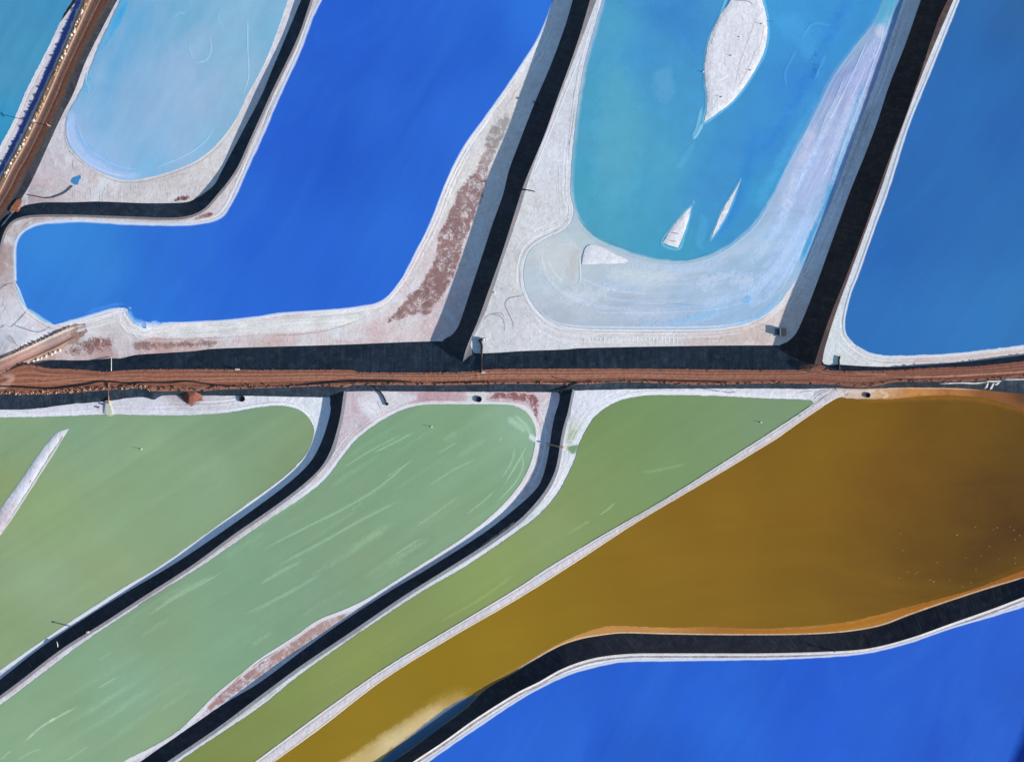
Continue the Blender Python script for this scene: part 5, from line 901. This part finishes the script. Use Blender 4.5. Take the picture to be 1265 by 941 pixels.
def tube_bm(pts, r, n=8, bm=None, taper=1.0):
    bm = bm or bmesh.new(); pts = [Vector(p) for p in pts]; rings = []
    for i, p in enumerate(pts):
        t = (pts[min(i+1, len(pts)-1)]-pts[max(i-1, 0)]).normalized()
        a = t.cross(Vector((0, 0, 1))) if abs(t.z) < .9 else t.cross(Vector((1, 0, 0))); a.normalize(); b = t.cross(a)
        rr = r*(1+(taper-1)*i/max(1, len(pts)-1))
        rings.append([bm.verts.new(p+(a*math.cos(k*2*math.pi/n)+b*math.sin(k*2*math.pi/n))*rr) for k in range(n)])
    for A, B in zip(rings, rings[1:]):
        for k in range(n): bm.faces.new((A[k], A[(k+1) % n], B[(k+1) % n], B[k]))
    bm.faces.new(rings[0][::-1]); bm.faces.new(rings[-1]); bmesh.ops.recalc_face_normals(bm, faces=bm.faces); return bm
def empty(name, x, y, z, label, cat, group=None, rz=0):
    o = bpy.data.objects.new(name, None); C.objects.link(o); o.location = P(x, y, z); o.rotation_euler.z = rz; return tag(o, label, cat, group)
def copy_tree(o, parent=None):
    c = o.copy(); C.objects.link(c); c.parent = parent
    for ch in list(o.children): copy_tree(ch, c)
    return c
def rock_mesh(seed, mat):
    bm = bmesh.new(); bmesh.ops.create_icosphere(bm, subdivisions=2, radius=1)
    for v in bm.verts: v.co *= 1+.38*mnoise.noise(v.co*1.3+Vector((seed*7.1, 0, 0))); v.co.z *= .72
    me = bpy.data.meshes.new('boulder'); bm.to_mesh(me); bm.free(); me.materials.append(mat); return me
rocks = {k: [rock_mesh(i+j*9, M[k]) for i in range(4)] for j, k in enumerate(('pale_rock', 'tan_rock', 'red_rock'))}
def boulder(x, y, z, s, mat, label, group):
    o = bpy.data.objects.new('boulder', random.choice(rocks[mat])); C.objects.link(o); o.location = P(x, y, z+s*.35)
    o.scale = (s*random.uniform(.8, 1.25), s*random.uniform(.8, 1.25), s*random.uniform(.8, 1.1)); o.rotation_euler = (0, 0, random.uniform(0, 6)); return tag(o, label, 'boulder', group)
random.seed(3)
a = smooth(ext(r1_left[1:-1], 10, 10), 1.0); i = 0.0
def near(pts, d0):
    """walk a chain, a point every d0 px (varied)"""
    out, acc, nxt = [], 0, d0
    for p, q in zip(pts[:-1], pts[1:]):
        acc += np.linalg.norm(q-p)
        if acc >= nxt: out.append(q); nxt = acc+d0*random.uniform(.75, 1.3)
    return out
for x, y in near(a, 3.6):
    if not -12 < y < 240: continue
    pale = (12 < y < 85) or (142 < y < 215)
    boulder(x+1.8+random.uniform(-.8, 1.2), y+random.uniform(-.8, .8), z1-.45, random.uniform(.45, 1.15), 'pale_rock' if pale else 'tan_rock',
            'white boulder in the line along the left edge of the diagonal dirt road' if pale else 'tan boulder in the line along the left edge of the diagonal dirt road',
            'white boulders edging the diagonal dirt road' if pale else 'tan boulders edging the diagonal dirt road')
for x, y in near(smooth([(14, 437), (34, 428), (56, 417.5), (72, 410.5), (86, 404)], 1.0), 5.0):
    boulder(x+random.uniform(-1, 1), y+random.uniform(-.8, .8), zsp(x)-.25, random.uniform(.3, .6), 'tan_rock', 'tan boulder on the shaded upper edge of the pale ramp', 'boulders on the upper edge of the ramp')
for x, y in near(smooth([(28, 450), (46, 442), (62, 435.5), (76, 428.5)], 1.0), 5.5):
    boulder(x+1, y+1.5, zsp(x)-.8, random.uniform(.7, 1.3), 'pale_rock', 'pale boulder on the sunlit lower edge of the ramp', 'boulders on the lower edge of the ramp')
# loose rubble along the long road: nobody could count it
def rubble(name, spots, mat, label):
    vs, fs = [], []
    for x, y, z, s in spots:
        me = random.choice(rocks[mat]); b = len(vs); rz = random.uniform(0, 6); c, q = math.cos(rz), math.sin(rz); p = P(x, y, z)
        bmq = SMALL[random.randrange(4)]
        for v in bmq[0]: vs.append((p[0]+(v[0]*c-v[1]*q)*s, p[1]+(v[0]*q+v[1]*c)*s, p[2]+v[2]*s))
        fs += [[k+b for k in f] for f in bmq[1]]
    o = mesh_obj(name, vs, fs, M[mat]); return tag(o, label, 'rubble', kind='stuff')
SMALL = []
for q in range(4):
    bm = bmesh.new(); bmesh.ops.create_icosphere(bm, subdivisions=1, radius=1)
    for v in bm.verts: v.co *= 1+.4*mnoise.noise(v.co*1.5+Vector((q*5, 0, 0))); v.co.z *= .7
    SMALL.append(([tuple(v.co) for v in bm.verts], [[v.index for v in f.verts] for f in bm.faces])); bm.free()
bx, by = rb[:, 0], rb[:, 1]; tx, ty = rt[:, 0], rt[:, 1]
sp = []
for _ in range(620):
    x = random.uniform(-10, 1290); yb = np.interp(x, bx, by); w_ = 5.5 if x < 330 else 2.5
    if x > 330 and random.random() < .6: continue
    sp.append((x, yb-random.uniform(0, w_), zroad(x)+.35, random.uniform(.25, .7)))
rubble('rubble', sp, 'red_rock', 'red-brown rubble along the lower edge of the long dirt road')
sp = []
for _ in range(120):
    x = random.uniform(-5, 185); yb = np.interp(x, bx, by); sp.append((x, yb-random.uniform(-.5, 3.4), zroad(x)+.45, random.choice((.2, .3, .35, .5, .75))))
rubble('rubble', sp, 'tan_rock', 'tan rubble along the lower edge of the long road at its left end')
sp = [(x, np.interp(x, tx, ty)+random.uniform(-.6, 1.6), zroad(x)+.15, random.uniform(.2, .45)) for x in [random.uniform(-5, 1290) for _ in range(170)]+[random.uniform(500, 565) for _ in range(14)]+[random.uniform(985, 1020) for _ in range(24)]]
rubble('rubble', sp, 'red_rock', 'scattered red rocks along the upper edge of the long dirt road')

# earth spilled over the banks
def mound(name, cx, cy, rx, ry, z0, h, c, label, parent=None, flat_top=False):
    vs, fs, cols = [], [], []; N, R = 36, 9
    for j in range(R+1):
        for i in range(N):
            th = 2*math.pi*i/N; r = j/R; k = 1+.14*mnoise.noise((math.cos(th)*2, math.sin(th)*2, cx))
            x = cx+rx*r*k*math.cos(th); y = cy+ry*r*k*math.sin(th)
            zz = z0+h*(1-r**1.25)*(1+.12*mnoise.noise((x*.35, y*.35, 2))+.12*mnoise.noise((x*.9, y*.9, 5)))-.25*(j == R)
            if flat_top: zz = min(zz, z0+h*.72)
            vs.append(P(x, y, zz)); cols.append(base(c)*(1+.2*mnoise.noise((x*.5, y*.5, 7))))
    for j in range(R):
        for i in range(N): fs.append([j*N+i, j*N+(i+1) % N, (j+1)*N+(i+1) % N, (j+1)*N+i])
    fs.append(list(range(N))[::-1])
    fs = [f[::-1] for f in fs]
    o = mesh_obj(name, vs, fs, M['dike_top'], parent, np.array(cols), None, True)
    return tag(o, label, 'earth mound') if parent is None else o
md = mound('earth_mound', 236, 484, 13.5, 15, zF, zroad(236)-zF+.6, (104, 62, 50), 'red-brown earth spilled from the long road onto the white shore', flat_top=True)
overlay('mud_patch', [(220, 484), (252, 484), (252, 494), (244, 500), (236, 502), (226, 498), (220, 491)], zF+OV*2, (124, 70, 58), 3, .6, .9, parent=panF, grid=2)
mound('earth_mound', 1004, 455, 18, 5.5, zroad(1004)-.4, 1.6, (98, 64, 56), 'reddish earth heap where the widest black bank meets the road')
mound('earth_mound', 190, 487, 10, 5.0, zF+.2, 1.0, (66, 80, 98), 'dark slumped liner bulge beside the red-brown earth mound')
mound('earth_mound', 21, 256, 5, 8, z1-1.2, 1.9, (104, 66, 54), 'small orange earth heap beside the diagonal dirt road')

# pipes and cables
def pipe(name, pts, r, mat, label, cat='pipe', group=None):
    a = smooth([p[:2] for p in pts], 3); zs = np.interp(np.linspace(0, 1, len(a)), np.linspace(0, 1, len(pts)), [p[2] for p in pts])
    o = bm_obj(name, tube_bm([P(x, y, z) for (x, y), z in zip(a, zs)], r, 6), M[mat], None, True); return tag(o, label, cat, group)
def zr(x): return zroad(x)+.25
main = [(-40, 476), (0, 477), (25, 478), (60, 480), (76.5, 479), (111, 474), (121, 471.5), (138, 471.5), (160, 473.5), (173, 472.5), (211, 472.5), (230, 471), (242, 472), (268, 475.5), (294, 477), (320, 477.3), (371, 475.5), (422, 471.5), (447, 471), (514, 471.5), (523, 473), (532, 476.5)]
pipe('brine_pipe', [(x, y, zr(x)) for x, y in main]+[(540, 479.5, zroad(540)-1.2), (548, 481, zG+.9)], .42, 'black_pipe', 'long black pipe snaking along the lower edge of the dirt road')
pipe('brine_pipe', [(538, 473, zr(538)), (600, 471.5, zr(600)), (711, 472, zr(711)), (800, 470, zr(800)), (900, 472, zr(900))], .28, 'black_pipe', 'thin dark pipe along the middle stretch of the dirt road')
pipe('brine_pipe', [(462, 477, 10.3), (467, 481, 8.6), (472, 487, 8.2), (475.5, 493, 8.2), (477.5, 498, 8.2)], .45, 'black_pipe', 'curved black pipe dropping from the road to the middle green pond')
pipe('brine_pipe', [(65, 244, zB+.2), (80, 238, zB+.2), (90, 229.5, zB+.2)], .28, 'dark_steel', 'curved dark pipe running to the tiny blue pool near the pale blue pond')
pipe('brine_pipe', [(36, 241, zB+.4), (46, 243, zB+.4), (56, 244.5, zB+.2), (65, 244, zB+.2)], .28, 'dark_steel', 'short dark pipe by the lower corner of the diagonal road')
overlay('small_pool', [(86, 224), (89, 219), (94, 217), (100, 215), (101, 220), (98, 224), (97, 229), (92, 229)], zB+OV*3, (66, 132, 184), 1.0, .7, 1, parent=panB, grid=1.5, wob=.3)
pipe('brine_pipe', [(134, 473, 7.9), (134, 482, 7.6), (134, 490, 5.9), (134, 498, 5.6)], .5, 'rust', 'rusty outlet pipe crossing the lined bank above the left green pond')
pipe('brine_pipe', [(594.5, 458.5, 11.9), (594.6, 446, 10.2), (595, 434, 8.6), (595.4, 427, 8.5), (594, 422.5, 8.4), (591.5, 419.5, 8.4)], .7, 'black_pipe', 'black suction pipe between the road and the white pump on the salt')
pipe('brine_pipe', [(1036.8, 456, 15.3), (1036.6, 450, 14.2), (1036.5, 444, 14.2), (1037.5, 440, 14.2)], .55, 'black_pipe', 'short black pipe from the road into the corner of the right blue pond shore')
pipe('brine_pipe', [(690, 486, 9.6), (697, 480, 11), (706, 475, 12.5), (714, 472.5, 12.8)], .45, 'black_pipe', 'black pipe angling off the road at the head of the second black bank')
pipe('brine_pipe', [(676, 548.5, 8.4), (684, 550, 9.9), (691.5, 551.8, 11.2), (698, 552.8, 11.0)], .5, 'weathered_wood', 'pale pipe crossing the black bank between the middle and olive ponds')
pipe('cable', [(137.5, 441, 3.4), (137.5, 450, 5.6), (137.5, 458, 7.9)], .2, 'white_paint', 'thin white line hanging down the navy bank near the ramp')

# outlet apron and overflow by the left green pond
ap = empty('outlet', 133, 499, zF, 'concrete outlet apron with green overflow below the rusty pipe', 'outlet')
bm = bmesh.new(); q = [bm.verts.new(v) for v in ((-2.2, -5.6, .25), (3.2, -5.6, .25), (.9, 1.6, .5), (-.9, 1.6, .5))]
f = bm.faces.new(q); r = bmesh.ops.extrude_face_region(bm, geom=[f]); bmesh.ops.translate(bm, vec=(0, 0, -.4), verts=[v for v in r['geom'] if isinstance(v, bmesh.types.BMVert)]); bmesh.ops.recalc_face_normals(bm, faces=bm.faces)
bm_obj('apron', bm, M['concrete'], ap); bm_obj('headwall', box_bm(0, 1.9, 0, 2.2, .5, 1.1, .05), M['concrete'], ap)
for k in (-1, 1): bm_obj('valve_box', box_bm(-4.2+k*1.3, -1.0+k, 0, .9, .9, .7, .05), M['dark_steel'], ap)
overlay('green_overflow', [(131, 498), (137, 498), (143, 513), (130, 513)], zF+.55, (168, 178, 150), 2.5, 1.2, .55, parent=panF, grid=1.6, wob=.2)

# white pump beside the suction pipe
pu = empty('pump', 597.4, 419.5, zD, 'small white pump on the salt at the end of the black suction pipe', 'pump')
bm_obj('skid', box_bm(0, 0, 0, 2.6, 1.8, .3, .05), M['dark_steel'], pu)
bm = bmesh.new(); tube_bm([(-.9, 0, 1.1), (.9, 0, 1.1)], .7, 12, bm); bm_obj('tank', bm, M['white_paint'], pu, True)
bm_obj('motor', box_bm(-1.5, .2, .3, .8, .9, 1.0, .08), M['dark_steel'], pu); bm = tube_bm([(.5, .3, 1.5), (.5, .3, 3.4)], .13, 8); bm_obj('exhaust_stack', bm, M['dark_steel'], pu)
bx_ = empty('valve_box', 597, 460, zroad(597)+.1, 'small white valve box on the upper road edge at the black suction pipe', 'valve box')
bm_obj('cabinet', box_bm(0, 0, 0, 1.9, 1.0, .9, .06), M['white_paint'], bx_); bm_obj('lid', box_bm(0, 0, .9, 2.1, 1.2, .12, .03), M['concrete'], bx_)
bx_ = empty('valve_box', 293.5, 456.3, zroad(293)+.1, 'white valve box on the upper road edge above the left green pond', 'valve box')
bm_obj('cabinet', box_bm(0, 0, 0, 2.6, .9, .8, .06), M['white_paint'], bx_); bm_obj('lid', box_bm(0, 0, .8, 2.8, 1.1, .12, .03), M['concrete'], bx_)

# pump station by the widest bank
ps = empty('pump_station', 964, 410.3, zD, 'small dark pump station with a white stripe at the foot of the widest black bank', 'pump station')
bm_obj('deck', box_bm(0, 0, 0, 6.6, 4.6, .35, .05), M['blue_panel'], ps)
h_ = bm_obj('housing', box_bm(1.6, 0, .35, 2.9, 4.0, 1.9, .06), M['dark_steel'], ps)
bm_obj('roof_panel', box_bm(1.7, 0, 2.25, 3.1, 4.3, .14, .03), M['dark_steel'], h_); bm_obj('door', box_bm(-.02+.1, .2, .4, .08, .9, 1.6, .01), M['blue_panel'], h_)
bm_obj('white_fascia', box_bm(-.15, 0, .35, .55, 4.2, 1.9, .03), M['white_paint'], ps)
for k in (-1.5, 1.5):
    bm_obj('deck_post', tube_bm([(-2.9, k, -.2), (-2.9, k, 1.6)], .12, 8), M['dark_steel'], ps)
bm_obj('intake_pipe', tube_bm([(-1.4, -1.6, .7), (-1.4, 1.6, .7)], .42, 10), M['dark_steel'], ps); bm_obj('mast', tube_bm([(-1.6, 2.4, .2), (-1.6, 2.4, 3.2)], .1, 6), M['dark_steel'], ps)

# risers (dark round openings)
def riser(x, y, z, r, label):
    o = empty('drain_riser', x, y, z, label, 'drain', 'round drain risers')
    bm = bmesh.new(); N = 20
    for (ra, za), (rb_, zb) in (((r, .0), (r, .6)), ((r, .6), (r*.82, .6)), ((r*.82, .6), (r*.82, -.0))):
        A = [bm.verts.new((ra*math.cos(k*2*math.pi/N), ra*math.sin(k*2*math.pi/N), za)) for k in range(N)]; B = [bm.verts.new((rb_*math.cos(k*2*math.pi/N), rb_*math.sin(k*2*math.pi/N), zb)) for k in range(N)]
        for k in range(N): bm.faces.new((A[k], A[(k+1) % N], B[(k+1) % N], B[k]))
    bmesh.ops.remove_doubles(bm, verts=bm.verts, dist=1e-4); bmesh.ops.recalc_face_normals(bm, faces=bm.faces)
    bm_obj('rim', bm, M['dark_steel'], o)
    bm = bmesh.new(); bmesh.ops.create_circle(bm, cap_ends=True, segments=20, radius=r*.84, matrix=__import__('mathutils').Matrix.Translation((0, 0, .1))); bm_obj('dark_water', bm, M['pit'], o)
riser(591.5, 493, zG, 1.9, 'round black drain opening on the shore below the long road, right of centre')
riser(299, 492.5, zF, 1.9, 'dark navy drain opening on the white shore above the left green pond')
riser(1072, 488, zI, 1.6, 'small black drain opening on the pale silt by the brown pond')
riser(478, 498.8, zG, .95, 'small black intake at the end of the curved pipe by the middle green pond')

# poles and stakes
def pole(x, y, z, h, r, mat, label, cross=False, cat='pole'):
    o = empty('utility_pole' if cross else 'pole', x, y, z, label, cat)
    bm_obj('shaft', tube_bm([(0, 0, -1), (0, 0, h)], r, 8, taper=.7), M[mat], o)
    if cross:
        ca = bm_obj('crossarm', box_bm(0, 0, h-.9, .25, 3.0, .25, .02, rz=.5), M[mat], o)
        for k in (-1.2, 0, 1.2): bm_obj('insulator', tube_bm([(-k*math.sin(.5), k*math.cos(.5), h-.65), (-k*math.sin(.5), k*math.cos(.5), h-.25)], .09, 6), M['dark_steel'], ca)
    else: bm_obj('cap', box_bm(0, 0, h, r*2.6, r*2.6, .15, .02), M[mat], o)
    return o
pole(62, 156, z1, 7.2, .28, 'weathered_wood', 'wooden utility pole with crossarm on the diagonal dirt road', True, 'utility pole')
pole(1030, 803.6, 15.2, 1.9, .4, 'dark_steel', 'dark post on the dike crest above the bottom blue pond')
pole(109.5, 780, zG+.3, 2.8, .45, 'concrete', 'pale post on the shoulder between the two left green ponds')
pole(712.5, 473, zroad(712), 3.4, .3, 'black_pipe', 'dark post on the road edge at the second black bank')
pole(660, 126, 4.2, 1.4, .5, 'dark_steel', 'dark short post at the foot of the black bank left of the teal pond')
def stake(x, y, z, h, label):
    o = empty('marker_stake', x, y, z, label, 'stake', 'white marker stakes')
    bm_obj('shaft', tube_bm([(0, 0, -.3), (0, 0, h)], .12, 6), M['weathered_wood'], o); bm_obj('float', box_bm(0, 0, 0, .9, .7, .35, .1), M['white_paint'], o)
for x, y, z, h, lb in ((174.5, 554.5, zF+WL, 1.5, 'white marker stake standing in the left sage green pond'), (533, 527, zG+WL, 1.4, 'white marker stake standing in the upper end of the middle green pond'), (940, 521.5, zH+WL, 1.3, 'white marker stake standing in the right end of the olive pond'),
    (941.5, 30, zD+.5, 1.2, 'marker stake on the right edge of the large leaf-shaped island'), (904, 69, zD+.5, 1.0, 'marker stake in the middle of the large leaf-shaped island'), (892, 120, zD+.5, 1.2, 'marker stake near the lower tip of the large leaf-shaped island'),
    (868.5, 89, zD+WL, .9, 'marker stake in the water left of the large leaf-shaped island'), (914, 46, zD+.5, .5, 'tiny stake in the upper half of the large leaf-shaped island'), (611, 361.5, zD, .7, 'short stake on the salt beside the black bank left of the milky pool'), (928, 87, zD+.5, .9, 'marker stake on the lower right side of the large leaf-shaped island')):
    stake(x, y, z, h, lb)
# little walkway stub in front of the bank near the teal pond
pipe('brine_pipe', [(645, 234.5, 9.2), (653, 235, 9.0), (661, 237, 8.5)], .35, 'black_pipe', 'short dark pipe stub at the black bank left of the teal pond')
pipe('brine_pipe', [(70, 792, 6.6), (71, 795, 7.0), (71.5, 799, 7.3)], .22, 'white_paint', 'tiny pale pipe stub on the black bank at lower left')
